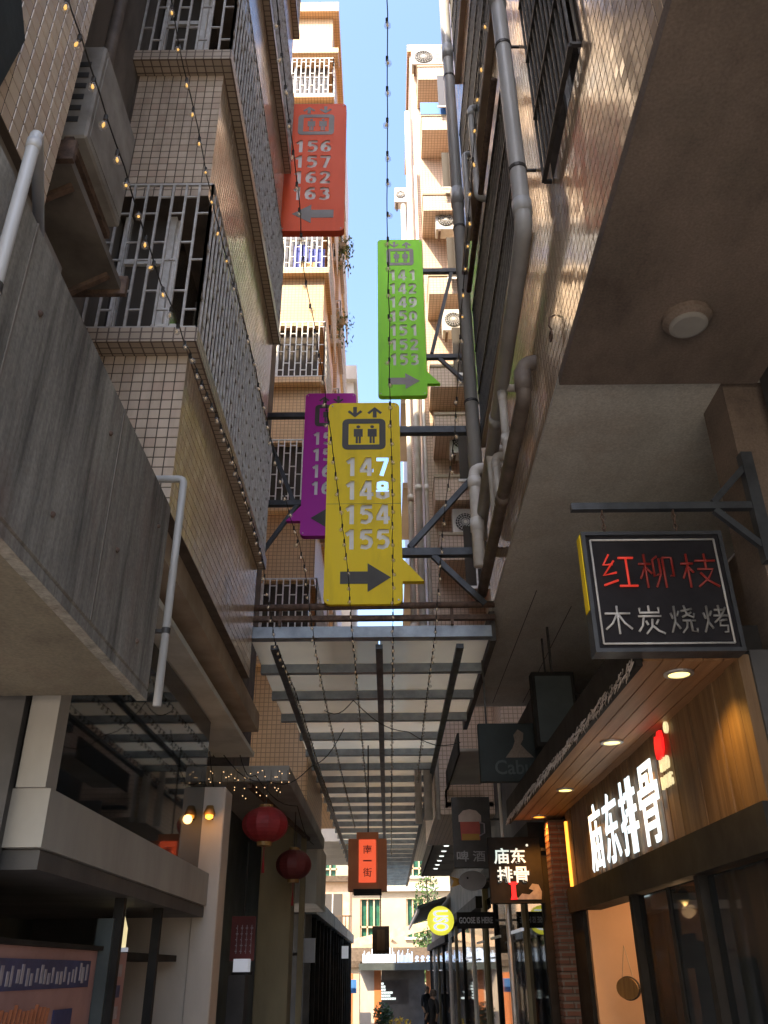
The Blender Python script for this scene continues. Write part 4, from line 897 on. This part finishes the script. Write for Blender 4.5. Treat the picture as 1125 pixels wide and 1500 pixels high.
place(text_mesh('®', .1, .001, .008, fit=(.08, .08)), 'registered_mark', 'letter_cream', t, (1.925, 5.88, 3.06), (0, -1, 0), (0, 0, 1))
# glowing strip at the end, standing in for orange-lit planks
t = thing('plank_glow', 'orange glowing strip imitating lit planks beside the brick pillar', 'light', (1.93, 9.7, 2.4)); MB().box(1.915, 1.94, 9.66, 9.72, 2.36, 3.0).build('tube', 'lamp_amber', t); MB().box(1.94, 1.949, 9.64, 9.74, 2.35, 3.02).build('backing', 'dark_frame', t)

# ------------------------------------------------------------------ hanging neon sign
STK = {
 '红': [[(.30, .98), (.12, .68), (.38, .70)], [(.42, .80), (.10, .38), (.46, .46)], [(.08, .10), (.48, .24)], [(.55, .88), (.97, .88)], [(.76, .88), (.76, .10)], [(.50, .08), (1.0, .08)]],
 '柳': [[(.02, .70), (.36, .70)], [(.20, .98), (.20, .02)], [(.19, .62), (.03, .28)], [(.21, .60), (.36, .42)], [(.56, .92), (.42, .82), (.42, .34), (.58, .42)], [(.60, .86), (.60, .40), (.44, .04)], [(.70, .88), (.70, .02)], [(.70, .88), (.95, .88), (.95, .34), (.86, .36)]],
 '枝': [[(.02, .70), (.36, .70)], [(.20, .98), (.20, .02)], [(.19, .62), (.03, .28)], [(.21, .60), (.34, .44)], [(.42, .78), (.98, .78)], [(.70, .98), (.70, .54)], [(.46, .54), (.88, .54), (.72, .28), (.42, .04)], [(.52, .44), (.70, .22), (.98, .04)]],
 '木': [[(.04, .72), (.96, .72)], [(.50, .98), (.50, .02)], [(.48, .70), (.28, .38), (.02, .18)], [(.52, .70), (.72, .40), (.98, .18)]],
 '炭': [[(.50, .98), (.50, .76)], [(.16, .90), (.16, .74), (.86, .74), (.86, .92)], [(.08, .62), (.92, .62)], [(.28, .62), (.20, .30), (.04, .10)], [(.34, .46), (.40, .32)], [(.80, .50), (.70, .34)], [(.58, .52), (.54, .26), (.30, .02)], [(.58, .28), (.76, .12), (.98, .02)]],
 '烧': [[(.08, .72), (.14, .52)], [(.38, .78), (.30, .62)], [(.23, .96), (.22, .46), (.04, .06)], [(.22, .40), (.36, .18)], [(.46, .78), (.88, .86)], [(.60, .98), (.68, .66), (.90, .56), (.94, .70)], [(.84, .74), (.50, .58)], [(.48, .46), (.96, .46)], [(.64, .46), (.60, .22), (.42, .04)], [(.78, .46), (.78, .10), (.96, .08), (.97, .20)]],
 '烤': [[(.08, .72), (.14, .52)], [(.38, .78), (.30, .62)], [(.23, .96), (.22, .46), (.04, .06)], [(.22, .40), (.36, .18)], [(.50, .82), (.86, .82)], [(.67, .98), (.67, .62)], [(.44, .62), (.98, .62)], [(.92, .90), (.70, .58), (.44, .38)], [(.62, .44), (.90, .48)], [(.66, .44), (.62, .28), (.90, .28), (.86, .06), (.74, .06)]]}
sx0, sx1, sy_, sz0, sz1 = 1.135, 1.945, 4.40, 3.10, 3.825
NS = thing('neon_sign', 'black hanging neon sign with red and pale Chinese characters', 'sign', ((sx0 + sx1) / 2, sy_, sz0))
MB().box(sx0 + .02, sx1 - .02, sy_ + .02, sy_ + .10, sz0 + .02, sz1 - .02).build('panel', 'neon_panel', NS)
m = MB().box(sx0, sx1, sy_ - .0, sy_ + .12, sz0, sz0 + .022).box(sx0, sx1, sy_, sy_ + .12, sz1 - .022, sz1).box(sx0, sx0 + .022, sy_ + .001, sy_ + .119, sz0 + .022, sz1 - .022).box(sx1 - .022, sx1, sy_ + .001, sy_ + .119, sz0 + .022, sz1 - .022); m.build('frame', 'neon_frame', NS)
MB().box(sx0 - .006, sx0 - .001, sy_ + .02, sy_ + .10, sz0 + .25, sz1 - .01).build('side_strip', 'sign_yellow', NS)
b = .05; P = [(sx0 + b, sz0 + b), (sx1 - b, sz0 + b), (sx1 - b, sz1 - b), (sx0 + b, sz1 - b), (sx0 + b, sz0 + b)]
m = MB()
for (a, c), (d, e) in zip(P, P[1:]): m.tube([(a, sy_ + .012, c), (d, sy_ + .012, e)], .006, 6)
m.build('border_tube', 'neon_off', NS, smooth=True)
def neon(ch, x, z, w_, h, mat, r_=.0065):
    m = MB()
    for st in STK[ch]: m.tube([(x + a * w_, sy_ + .008, z + c * h) for a, c in st], r_, 6)
    m.build('character', mat, NS, smooth=True)
for ch, x, mt in zip('红柳枝', (1.215, 1.435, 1.675), ('neon_red', 'neon_red_dim', 'neon_red_dim')): neon(ch, x, 3.47, .205, .215, mt)
for ch, x, mt in zip('木炭烧烤', (1.205, 1.38, 1.56, 1.74), ('neon_off', 'neon_off', 'neon_off_dim', 'neon_off_dim')): neon(ch, x, 3.20, .15, .17, mt)
t = thing('sign_bracket', 'dark steel bracket holding up the neon sign', 'bracket', (1.7, 4.46, 3.9))
MB().bar((1.11, 4.46, 4.015), (2.18, 4.46, 4.015), .045).build('arm', 'steel_dark', t); MB().bar((1.96, 4.463, 4.04), (2.19, 4.463, 4.28), .038).build('brace', 'steel_dark', t); MB().bar((1.96, 4.457, 3.99), (2.19, 4.457, 3.75), .038).build('brace', 'steel_dark', t)
MB().box(2.181, 2.25, 4.43, 4.498, 3.65, 4.38).build('wall_plate', 'steel_dark', t)
for x in (1.29, 1.71):
    m = MB()
    for i in range(5): z = 3.85 + i * .034; m.tube([(x + .011 * math.cos(R(a)) * (i % 2), 4.46 + .011 * math.cos(R(a)) * (1 - i % 2), z + .022 * math.sin(R(a))) for a in range(0, 361, 60)], .004, 5, False)
    m.build('chain', 'rust_bar', t)

# ------------------------------------------------------------------ further signs on the right
t = thing('dark_signboard', 'unlit dark green signboard with a pale bust below the right soffit', 'sign', (1.45, 9.3, 3.35))
MB().box(1.0, 1.92, 9.3, 9.38, 3.35, 3.97).build('board', 'tarp_green', t, bevel=.008)
MB().prism([(-.02, .10), (.03, .16), (.09, .12), (.08, .05), (.05, .0), (.11, -.07), (.18, -.14), (-.12, -.14), (-.04, -.04), (-.01, .03)], (1.40, 9.297, 3.74), (1, 0, 0), (0, 0, 1), .004).build('bust', 'soffit_brown', t)
place(text_mesh('Caburlu', .2, .002, .003, fit=(.62, .15)), 'lettering', 'dark_teal', t, (1.47, 9.294, 3.5), (1, 0, 0), (0, 0, 1))
MB().bar((1.1, 9.34, 3.97), (1.1, 9.34, 4.95), .02).build('hanger', 'dark_bar', t); MB().bar((1.8, 9.34, 3.97), (1.8, 9.34, 4.95), .02).build('hanger', 'dark_bar', t)
t = thing('dark_lightbox', 'unlit upright dark box sign next to the bust signboard', 'sign', (1.78, 8.9, 3.6)); MB().box(1.56, 2.02, 8.9, 9.05, 3.62, 4.42).build('case', 'dark_frame', t, bevel=.01); MB().box(1.60, 1.98, 8.892, 8.899, 3.67, 4.37).build('face', 'dark_teal', t); MB().bar((1.8, 8.97, 4.42), (1.8, 8.97, 4.95), .025).build('hanger', 'dark_bar', t)
t = thing('post', 'thin white pole standing on the right by the lit characters', 'pole', (1.34, 10.5, 0)); MB().tube([(1.34, 10.5, 0), (1.34, 10.5, 3.62)], .018, 10).build('pole', 'pvc_white', t, smooth=True); MB().lathe([(.07, 0), (.07, .01), (.03, .02)], (1.34, 10.5, 0), 14).build('base', 'dark_frame', t)
t = thing('hanging_sign', 'small hanging sign with pale lit characters 庙东 over 排骨', 'sign', (1.42, 10.32, 2.2))
MB().box(1.14, 1.74, 10.32, 10.39, 2.24, 2.93).build('board', 'dark_frame', t, bevel=.006)
for ch, x, z in (('庙', 1.29, 2.73), ('东', 1.475, 2.73), ('排', 1.315, 2.535), ('骨', 1.50, 2.535)): place(text_mesh(ch, .2, .004, .005, fit=(.17, .165)), 'character', 'letter_small', t, (x, 10.312, z), (1, 0, 0), (0, 0, 1))
MB().prism([(-.05, .09), (.05, .09), (.05, .07), (.025, .06), (.025, -.05), (.04, -.09), (-.04, -.09), (-.025, -.05), (-.025, .06), (-.05, .07)], (1.40, 10.316, 2.37), (1, 0, 0), (0, 0, 1), .005).build('red_mark', 'letter_red', t)
MB().prism([(-.18, -.06), (.13, -.06), (.14, .02), (.11, .09), (.04, .10), (.0, .05), (.05, .03), (.0, -.01), (-.08, .0), (-.12, -.04)], (1.57, 10.316, 2.34), (1, 0, 0), (0, 0, 1), .005).build('skyline', 'print_pale', t)
MB().lathe([(.014, 0), (.014, -.01)], (1.585, 10.312, 2.84), 10, 'y').build('dot', 'letter_small', t); MB().bar((1.74, 10.355, 2.8), (1.8, 10.355, 2.8), .03).build('bracket', 'dark_bar', t)
t = thing('beer_sign', 'tall dark sign with a foaming beer mug and 啤酒 lettering', 'sign', (1.27, 13.5, 2.9))
MB().box(.99, 1.56, 13.5, 13.6, 2.92, 3.92).build('board', 'dark_wall', t, bevel=.006)
MB().prism([(-.14, -.2), (.14, -.2), (.15, .1), (-.15, .1)], (1.25, 13.497, 3.5), (1, 0, 0), (0, 0, 1), .004).build('mug', 'red_paint', t); MB().prism([(-.13, -.2), (.13, -.2), (.13, -.11), (-.13, -.11)], (1.25, 13.493, 3.5), (1, 0, 0), (0, 0, 1), .004).build('mug_base', 'beer_amber', t)
MB().prism([(-.17, .06), (.17, .06), (.17, .15), (.1, .22), (0, .24), (-.1, .22), (-.17, .15)], (1.25, 13.492, 3.5), (1, 0, 0), (0, 0, 1), .004).build('foam', 'beer_foam', t)
MB().tube([(1.39, 13.49, 3.55), (1.46, 13.49, 3.53), (1.46, 13.49, 3.40), (1.38, 13.49, 3.36)], .012, 6).build('handle', 'print_pale', t)
place(text_mesh('啤 酒', .16, .002, .004, fit=(.42, .15)), 'lettering', 'grey_board', t, (1.24, 13.494, 3.08), (1, 0, 0), (0, 0, 1)); MB().bar((1.56, 13.55, 3.6), (1.75, 13.55, 3.6), .03).build('bracket', 'dark_bar', t)
t = thing('goose_sign', 'grey goose-shaped board with an orange beak on the right', 'sign', (1.3, 14.5, 2.68))
MB().prism([(.22 * math.cos(R(a)) * (1 if math.cos(R(a)) < 0 else .95), .145 * math.sin(R(a))) for a in range(0, 360, 15)], (1.34, 14.53, 2.83), (1, 0, 0), (0, 0, 1), .03).build('head', 'grey_board', t)
MB().prism([(-.2, .03), (-.36, .07), (-.30, 0), (-.34, -.09), (-.2, -.05)], (1.34, 14.54, 2.83), (1, 0, 0), (0, 0, 1), .02).build('beak', 'beer_amber', t); MB().lathe([(.016, 0), (.016, -.008)], (1.26, 14.499, 2.87), 10, 'y').build('eye', 'dark_frame', t); MB().bar((1.5, 14.55, 2.83), (1.76, 14.55, 2.83), .025).build('bracket', 'dark_bar', t)
t = thing('name_board', 'long black board reading GOOSE IS HERE on the right', 'sign', (1.3, 14, 2.1)); MB().box(1.03, 1.60, 14.02, 14.08, 2.14, 2.36).build('board', 'dark_frame', t); place(text_mesh('GOOSE IS HERE', .1, .003, .003, fit=(.5, .085)), 'lettering', 'grey_board', t, (1.31, 14.016, 2.25), (1, 0, 0), (0, 0, 1)); MB().bar((1.6, 14.05, 2.25), (1.76, 14.05, 2.25), .025).build('bracket', 'dark_bar', t)
t = thing('round_sign', 'glowing yellow round sign with sideways white lettering', 'sign', (.9, 16, 2.1))
MB().lathe([(.225, .06), (.225, -.0), (.215, -.005)], (.90, 16, 2.34), 32, 'y').build('disc', 'disc_yellow', t); place(text_mesh('USO', .2, .006, .004, fit=(.32, .26)), 'lettering', 'disc_white', t, (.90, 15.985, 2.34), (0, 0, -1), (1, 0, 0)); MB().bar((1.12, 16.03, 2.34), (1.75, 16.03, 2.34), .03).build('bracket', 'dark_bar', t)
# shop row on the right, eaves and lights
labs = ['dark shop front behind the beer and goose signs', 'dark shop front with a lit eave past the round yellow sign', 'farthest dark shop front on the right before the gate']
for i, (a, b) in enumerate(((10.4, 17), (17.2, 27), (27.2, 39.5))):
    t = thing('shop_front', labs[i], 'shop', (2.5, (a + b) / 2, gz(b)), 'dark shops along the right side'); x = 1.72
    MB().box(x + .1, 4, a, b, gz(b), 4.6 - .5 * i).build('wall', 'dark_wall', t); n = 4
    for j in range(n + 1):
        y = a + (b - a - .1) * j / n; MB().box(x, x + .098, y, y + .1, gz(b), 2.9 - .3 * i).build('mullion', ('dark_frame', 'column_ochre', 'pvc_white')[(i + j) % 3], t)
    for j in range(n):
        y = a + (b - a - .1) * j / n; MB().box(x + .04, x + .055, y + .1, y + (b - a - .1) / n, gz(b) + .1, 2.7 - .3 * i).build('pane', 'glass_dark', t)
    MB().box(x - .1, x + .099, a, b, 2.9 - .3 * i, 3.1 - .3 * i).build('header', 'dark_frame', t)
    for j in range(3): y = a + .3 + j * (b - a) / 3; MB().bar((1.62 - .1, y, 2.0 - .2 * i), (1.62 - .1, y + 1.1, 2.0 - .2 * i), .03).build('tube', ('shop_glow', 'galvanised', 'galvanised')[j], t)
    if i == 1:
        MB().box(1.02, x + .09, a - 2.2, b, 4.02, 4.10).build('eave', 'plaster_pale', t)
        MB().box(.99, 1.03, a - 2.2, b, 4.0, 4.32).build('eave_edge', 'dark_frame', t)
        for j in range(8):
            y = 18 + j * .95; dl = MB().lathe([(.07, 0), (.07, -.02)], (1.3, y, 4.019), 14).build('downlight', 'galvanised', t); MB().lathe([(.055, 0), (.055, -.012)], (1.3, y, 3.998), 14).build('lens', 'lamp_white', dl)
    if i == 2: MB().prism([(0, 0), (-.85, -.25), (-.85, -.33), (0, -.08)], (x, a, 3.5), (1, 0, 0), (0, 0, 1), -10).build('awning', 'dark_teal', t); MB().box(.86, .92, a, b, 3.08, 3.17).build('gutter', 'galvanised', t)
t = thing('eave_panel', 'pale eave panel behind the dark bust sign', 'panel', (1.25, 12.5, 4.2)); MB().box(1.05, 1.6, 12.4, 14.9, 4.36, 4.40).build('panel', 'plaster_white', t); MB().box(1.02, 1.05, 12.3, 15, 4.30, 4.6).build('edge', 'dark_frame', t)  # plain white eave panel, holds no lamp

# ------------------------------------------------------------------ hanging lantern boxes with the street name
t = thing('lantern_box', 'orange glowing wooden lantern box reading 南一街 in the alley centre', 'lantern', (-.27, 13, 2.5))
MB().box(-.43, -.12, 12.86, 13.2, 2.60, 3.34).build('body', 'orange_paint', t)
for x in (-.55, -.12): MB().box(x + .002, x + .118, 12.92, 13.16, 2.58, 3.26).build('side_wing', 'orange_paint', t); 
MB().box(-.395, -.155, 12.845, 12.859, 2.68, 3.24).build('lit_panel', 'lantern_glow', t)
for ch, z in zip('南一街', (3.11, 2.96, 2.81)): place(text_mesh(ch, .13, .001, .002, fit=(.12, .115 if ch != '一' else .018)), 'character', 'maroon', t, (-.275, 12.841, z), (1, 0, 0), (0, 0, 1))
MB().box(-.47, -.08, 12.84, 13.22, 2.54, 2.598).build('base', 'dark_frame', t); MB().tube([(-.27, 13.03, 3.34), (-.27, 13.03, 4.6)], .012, 6).build('hanger', 'cable', t)
t = thing('lantern_box', 'small unlit brown lantern box hanging far down the alley', 'lantern', (-.22, 30, 2.0)); MB().box(-.48, .05, 29.85, 30.2, 2.06, 2.84).build('body', 'bark', t); MB().box(-.34, -.09, 29.83, 29.849, 2.16, 2.74).build('panel', 'wood_plank', t); MB().tube([(-.22, 30, 2.84), (-.22, 30, 4.6)], .02, 6).build('hanger', 'cable', t)

# ------------------------------------------------------------------ end of the alley
GY = 42; g0 = gz(GY)
t = thing('gate_shop', 'open shop with bluish lit roof letters at the end of the alley', 'shop', (.4, GY, g0))
MB().box(-1.25, 2.05, GY - .6, GY + 2, 1.62, 1.88).build('roof', 'dark_teal', t); MB().box(-1.2, -.6, GY, GY + .4, g0, 1.62).build('pillar', 'column_beige', t); MB().box(-.6, -.3, GY - .02, GY + .3, g0, 1.62).build('pillar', 'orange_paint', t); MB().box(1.65, 1.95, GY, GY + .3, g0, 1.62).build('pillar', 'orange_paint', t)
MB().box(-.3, 1.65, GY + 1.8, GY + 1.9, g0, 1.62).build('rear_wall', 'dark_wall', t)
MB().prism([(-3.2, 0), (2.3, 0), (2.2, .75), (-3.1, .75)], (0, GY + 2.0, 1.9), (1, 0, 0), (0, .6, .8), .08).build('rear_roof', 'bark', t)
q = random.Random(3); m = MB(); x = -1.08
while x < 1.02:
    if not -.05 < x - .35 < .04:
        h = .28 + .30 * q.random() * (1 if x < .2 else .8)
        m.box(x, x + .028, GY - .55, GY - .5, 1.9, 1.9 + h); 
        if q.random() < .6: m.box(x, x + .06, GY - .552, GY - .5, 1.9 + h * q.random(), 1.93 + h * .9)
    x += .055
m.build('letters', 'gate_letters', t, kind='stuff')
for i in range(3): MB().prism([(-.08, -.12), (-.03, -.02), (-.09, .02), (-.03, .12), (.05, .12), (.09, .04), (.03, 0), (.1, -.12), (.04, -.09), (-.02, -.12)], (1.25 + i * .24, GY - .52, 2.04), (1, 0, 0), (0, 0, 1), .03).build('character', 'gate_letters', t)
m = MB()
for i, l in enumerate((.26, .32, .40, .66, .54, .84)):
    x = -.52
    while x < -.52 + l: w_ = q.uniform(.05, .12); m.box(x, x + w_, GY + .9, GY + .92, 1.06 - i * .115, 1.14 - i * .115); x += w_ + .012
m.build('menu_text', 'screen_text', t, kind='stuff'); MB().box(-.56, .9, GY + .93, GY + .97, .3, 1.25).build('menu_board', 'dark_wall', t)
t = thing('timber_awning', 'pale timber awning beam slanting across before the cream building', 'awning', (0, 50, 2.4))
MB().bar((-4.2, 50, 2.35), (2.4, 50, 3.75), .12, .42).build('beam', 'timber_pale', t); MB().bar((.2, 50.2, 3.0), (1.4, 50.2, 2.2), .12, .14).build('brace', 'timber_pale', t); MB().box(2.4, 3.4, 49.8, 50.4, 3.6, 4.1).build('end_box', 'timber_pale', t); MB().box(-4.2, -1.4, 49.7, 50.4, 2.0, 2.3).build('eave', 'bark', t)
for i, (x, mt, lab) in enumerate(((-2.30, 'red_paint', 'red'), (-1.78, 'blue_paint', 'blue'))):
    s = thing('notice_panel', lab + ' square notice panel low at the end of the alley', 'sign', (x + .2, 41, .7)); MB().box(x, x + .45, 41, 41.05, .78, 1.28).build('board', mt, s); MB().lathe([(.16, 0), (.16, -.01)], (x + .22, 40.995, 1.02), 16, 'y').build('emblem', mt, s); MB().bar((x + .22, 41.03, .78), (x + .22, 41.03, gz(41)), .04).build('post', 'dark_bar', s)
t = thing('shop_front', 'salmon coloured shop wall left of the gate at the alley end', 'shop', (-2.2, 44, gz(44))); MB().box(-6, -1.3, 44, 46, gz(44), 1.75).build('wall', 'plaster_cream', t); MB().box(-6, -1.25, 43.8, 46, 1.75, 2.0).build('eave', 'bark', t); MB().box(-2.1, -1.6, 43.97, 44, gz(44), 1.5).build('door', 'orange_paint', t)
def vine(label, x, y, z0, z1, n, seed):
    t = thing('climbing_vine', label, 'plant', (x, y, z0)); MB().tube([(x, y, z0), (x + .1, y, (z0 + z1) / 2), (x - .05, y, z1)], .04, 6).build('stem', 'bark', t)
    leaves('foliage', 'leaf', t, (x, y, (z0 + z1) / 2), (.85, .5, (z1 - z0) / 2), n, .13, 0, seed)
vine('leafy green vine climbing beside the cream building', 2.2, 52, -1.0, 7.2, 1500, 21)
vine('darker climbing plant above the gate roof on the right', 2.3, 46, -.9, 4.2, 900, 22)
t = thing('flower_pot', 'leafy potted plant with yellow flowers at the alley end', 'plant', (-.2, 38, gz(38))); MB().lathe([(.16, 0), (.22, .35), (.2, .35)], (-.2, 38, gz(38)), 14).build('pot', 'column_beige', t); leaves('foliage', 'leaf', t, (-.2, 38, gz(38) + .75), (.4, .3, .5), 350, .08, 0, 31); leaves('flowers', 'flower', t, (.35, 37.9, gz(38) + .45), (.55, .25, .22), 120, .07, 0, 32)
MB().tube([(-.2, 38, gz(38) + .3), (-.2, 38, gz(38) + .9)], .02, 6).build('stem', 'bark', t)
# person standing near the gate
def person(label, x, y, hgt, top, face):
    z = gz(y); s = hgt / 1.7
    J = {'pel': (0, 0, .93), 'spi': (0, 0, 1.15), 'che': (0, 0, 1.36), 'nec': (0, -.01, 1.48), 'hea': (0, -.03, 1.58), 'top': (0, -.02, 1.67),
         'sl': (-.18, 0, 1.40), 'el': (-.24, -.02, 1.14), 'wl': (-.22, -.14, .93), 'hl': (-.21, -.19, .86), 'sr': (.18, 0, 1.40), 'er': (.25, .02, 1.13), 'wr': (.25, -.06, .9), 'hr': (.25, -.08, .82),
         'kl': (-.10, -.03, .50), 'al': (-.11, .02, .08), 'tl': (-.12, -.14, .03), 'kr': (.11, .0, .50), 'ar': (.12, .05, .08), 'tr': (.13, -.10, .03)}
    E_ = [('pel', 'spi'), ('spi', 'che'), ('che', 'nec'), ('nec', 'hea'), ('hea', 'top'), ('che', 'sl'), ('sl', 'el'), ('el', 'wl'), ('wl', 'hl'), ('che', 'sr'), ('sr', 'er'), ('er', 'wr'), ('wr', 'hr'), ('pel', 'kl'), ('kl', 'al'), ('al', 'tl'), ('pel', 'kr'), ('kr', 'ar'), ('ar', 'tr')]
    rad = dict(pel=.15, spi=.13, che=.15, nec=.055, hea=.085, top=.06, sl=.065, el=.048, wl=.033, hl=.035, sr=.065, er=.048, wr=.033, hr=.035, kl=.062, al=.042, tl=.035, kr=.062, ar=.042, tr=.035)
    ks = list(J); me = bpy.data.meshes.new('body'); me.from_pydata([tuple(c * s for c in J[k]) for k in ks], [(ks.index(a), ks.index(b)) for a, b in E_], [])
    ob = bpy.data.objects.new('person', me); COL.objects.link(ob)
    md = ob.modifiers.new('skin', 'SKIN'); sv = me.skin_vertices[0].data
    for i, k in enumerate(ks): sv[i].radius = (rad[k] * s, rad[k] * s * (.75 if k in ('che', 'spi', 'pel') else 1)); sv[i].use_root = k == 'pel'
    ob.modifiers.new('sub', 'SUBSURF').render_levels = 1; ob.modifiers['sub'].levels = 1; bpy.context.view_layer.update()
    m2 = bpy.data.meshes.new_from_object(ob.evaluated_get(bpy.context.evaluated_depsgraph_get())); ob.modifiers.clear(); ob.data = m2
    m2.materials.clear()
    for n_ in ('skin', top, 'cloth_dark'): m2.materials.append(MATS[n_])
    for f in m2.polygons:
        c = f.center / s; f.use_smooth = True
        f.material_index = 0 if c.z > 1.46 or (abs(c.x) > .17 and c.z < 1.05 and c.z > .75) else (2 if c.z < .95 else 1)
    ob.location = (x, y, z); ob.rotation_euler.z = face; ORG[ob.name] = Vector((0, 0, 0)); tag(ob, label, 'person')
    m = MB().lathe([(.03, .105), (.075, .085), (.098, .03), (.1, -.03), (.09, -.07), (.07, -.07)], (0, .015, 1.61 * s), 16); m.build('hair', 'hair_grey', ob, smooth=True)
    return ob
person('person in a dark top standing by the gate on the right', 1.42, 36, 1.68, 'cloth_dark', .5)
person('second dark-haired person farther right beside the glass shop', 1.25, 27.5, 1.45, 'cloth_dark', -1.0)

# ------------------------------------------------------------------ string lights
bm_ = {}
def bulb_mesh():
    if 'g' in bm_: return bm_['g'], bm_['f'], bm_['o']
    def mk_me(prof, n, mt):
        m = MB().lathe(prof, (0, 0, 0), n); me = bpy.data.meshes.new('bulb'); me.from_pydata([tuple(p) for p in m.v], [], m.f)
        for f in me.polygons: f.use_smooth = True
        me.materials.append(MATS[mt]); me.update(); return me
    bm_['g'] = mk_me([(.007, 0), (.014, -.010), (.019, -.022), (.0175, -.035), (.010, -.043), (.003, -.045)], 12, 'glass_bulb')
    fp = [(.002, -.008), (.006, -.018), (.0065, -.026), (.002, -.034)]
    bm_['f'] = mk_me(fp, 8, 'filament'); bm_['o'] = mk_me(fp, 8, 'filament_faint')
    return bm_['g'], bm_['f'], bm_['o']
def string_light(label, pts, spacing, lit):
    pts = [Vector(p) for p in pts]; t = thing('string_light', label, 'string lights', pts[0], 'bulb strings along the alley'); L = ORG[t.name]
    G, Fi, Of = bulb_mesh(); q = random.Random(len(label)); fine = []; so = MB(); d = 0; nxt = .05
    for a, b in zip(pts, pts[1:]):
        n = max(2, int((b - a).length / .12)); 
        for i in range(n): f = i / n; fine.append(a.lerp(b, f) + Vector((q.gauss(0, .003), 0, q.gauss(0, .004))))
        l = (b - a).length
        while nxt < d + l:
            p = a.lerp(b, (nxt - d) / l); nxt += spacing * q.uniform(.85, 1.15)
            so.tube([p + Vector((0, 0, .002)), p + Vector((0, 0, -.03))], .009, 6)
            o = bpy.data.objects.new('bulb', G); COL.objects.link(o); o.parent = t; o.location = p + Vector((0, 0, -.03)) - L; o.rotation_euler = (q.gauss(0, .35), q.gauss(0, .35), q.uniform(0, 6)); ORG[o.name] = L
            if p.y < 9.5: o2 = bpy.data.objects.new('filament', Fi if lit(p) else Of); COL.objects.link(o2); o2.parent = o
        d += l
    fine.append(pts[-1]); MB().tube(fine, .0035, 5).build('cable', 'cable', t); so.build('sockets', 'cable', t, kind='stuff')
string_light('bulb string along the left tiled wall below the window ledge', [(-1.17, 1.7, 4.83), (-1.17, 2.3, 4.82), (-1.17, 3.4, 4.82), (-1.17, 3.95, 4.89), (-1.17, 5.43, 5.12), (-1.17, 6.51, 5.14), (-1.17, 7.34, 5.11), (-1.12, 8.25, 4.56), (-1.06, 9.75, 4.5), (-1.06, 11.3, 4.5), (-1.08, 14.4, 4.5), (-1.08, 18.5, 4.5)], .17, lambda p: p.y < 3.6)
string_light('bulb string passing in front of the left window grilles', [(-1.15, 2.6, 6.36), (-1.14, 2.99, 6.24), (-1.11, 3.37, 6.12), (-1.08, 3.95, 5.94), (-.97, 4.88, 5.64), (-.89, 5.92, 5.31), (-.83, 6.45, 5.14), (-.74, 7.13, 4.92), (-.72, 8.1, 4.56), (-.73, 10.04, 4.5), (-.74, 14.4, 4.5), (-.72, 20.4, 4.5)], .19, lambda p: p.y < 4.3)
string_light('bulb string crossing the red and yellow signs', [(-.57, 2.5, 6.4), (-.56, 3.09, 6.21), (-.53, 3.83, 5.97), (-.53, 4.34, 5.81), (-.45, 5.19, 5.54), (-.38, 6.45, 5.14), (-.34, 7.2, 4.9), (-.33, 8.1, 4.56), (-.32, 8.55, 4.5), (-.34, 12.09, 4.5), (-.37, 18.56, 4.5)], .19, lambda p: False)
string_light('bulb string up the middle of the sky and over the green sign', [(.04, 2.5, 6.4), (.04, 3.35, 6.13), (.04, 4.0, 5.92), (.05, 5.23, 5.53), (.07, 6.15, 5.23), (.08, 8.1, 4.56), (.08, 9.52, 4.5), (.09, 14.45, 4.5), (.12, 25.6, 4.5)], .19, lambda p: False)
string_light('bulb string beside the grey pipes on the right', [(.59, 2.5, 6.4), (.58, 3.05, 6.22), (.57, 3.43, 6.1), (.57, 4.04, 5.91), (.56, 4.62, 5.72), (.57, 5.74, 5.36), (.52, 6.62, 5.08), (.50, 8.15, 4.56), (.49, 9.53, 4.5), (.51, 12.97, 4.5), (.56, 17.78, 4.5)], .19, lambda p: p.y < 4.8)
# fairy lights and loose cables around the porch
t = thing('fairy_lights', 'tiny warm fairy lights dangling from the porch slab edge', 'string lights', (-1.6, 9.8, 3.2)); q = random.Random(8); wi = MB(); li = MB()
for i in range(16):
    x = -2.15 + i * .07 + q.uniform(-.02, .02); l = q.uniform(.12, .42); wi.tube([(x, 9.84, 3.6), (x + .01, 9.83, 3.6 - l)], .0018, 4)
    for j in range(int(l / .07)):
        z = 3.57 - j * .07 - q.uniform(-.03, .06); r_ = .0042; p = Vector((x + q.gauss(0, .02), 9.825, z)); li.box(p.x - r_, p.x + r_, p.y - r_, p.y + r_, p.z - r_, p.z + r_)
wi.build('wires', 'cable', t, kind='stuff'); li.build('lights', 'fairy', t, kind='stuff')
for i, (pts, lab) in enumerate((([(-1.9, 9.3, 3.7), (-1.75, 9.4, 3.1), (-1.72, 9.4, 2.9)], 'short cable drooping from the grey soffit end'), ([(-1.8, 9.6, 3.72), (-1.3, 9.7, 3.45), (-.9, 10.4, 3.75), (-.55, 11.2, 4.4)], 'long cable swinging from the grey soffit up to the canopy'), ([(-1.62, 9.6, 3.72), (-1.45, 9.7, 3.52), (-1.1, 11, 3.4), (-1.05, 13, 3.2)], 'cable running past the lanterns along the porch'), ([(-.75, 10.3, 4.4), (-.4, 10.4, 4.55), (.3, 11.2, 4.35), (1.0, 11.6, 4.3)], 'loose black cable sagging under the glass canopy'))):
    f = []
    for a, b in zip(pts, pts[1:]):
        for s in range(6): p = Vector(a).lerp(Vector(b), s / 6); f.append(p - Vector((0, 0, .10 * math.sin(math.pi * s / 6))))
    f.append(Vector(pts[-1])); tag(MB().tube(f, .006, 5).build('cable', 'cable'), lab, 'cable', 'loose cables')
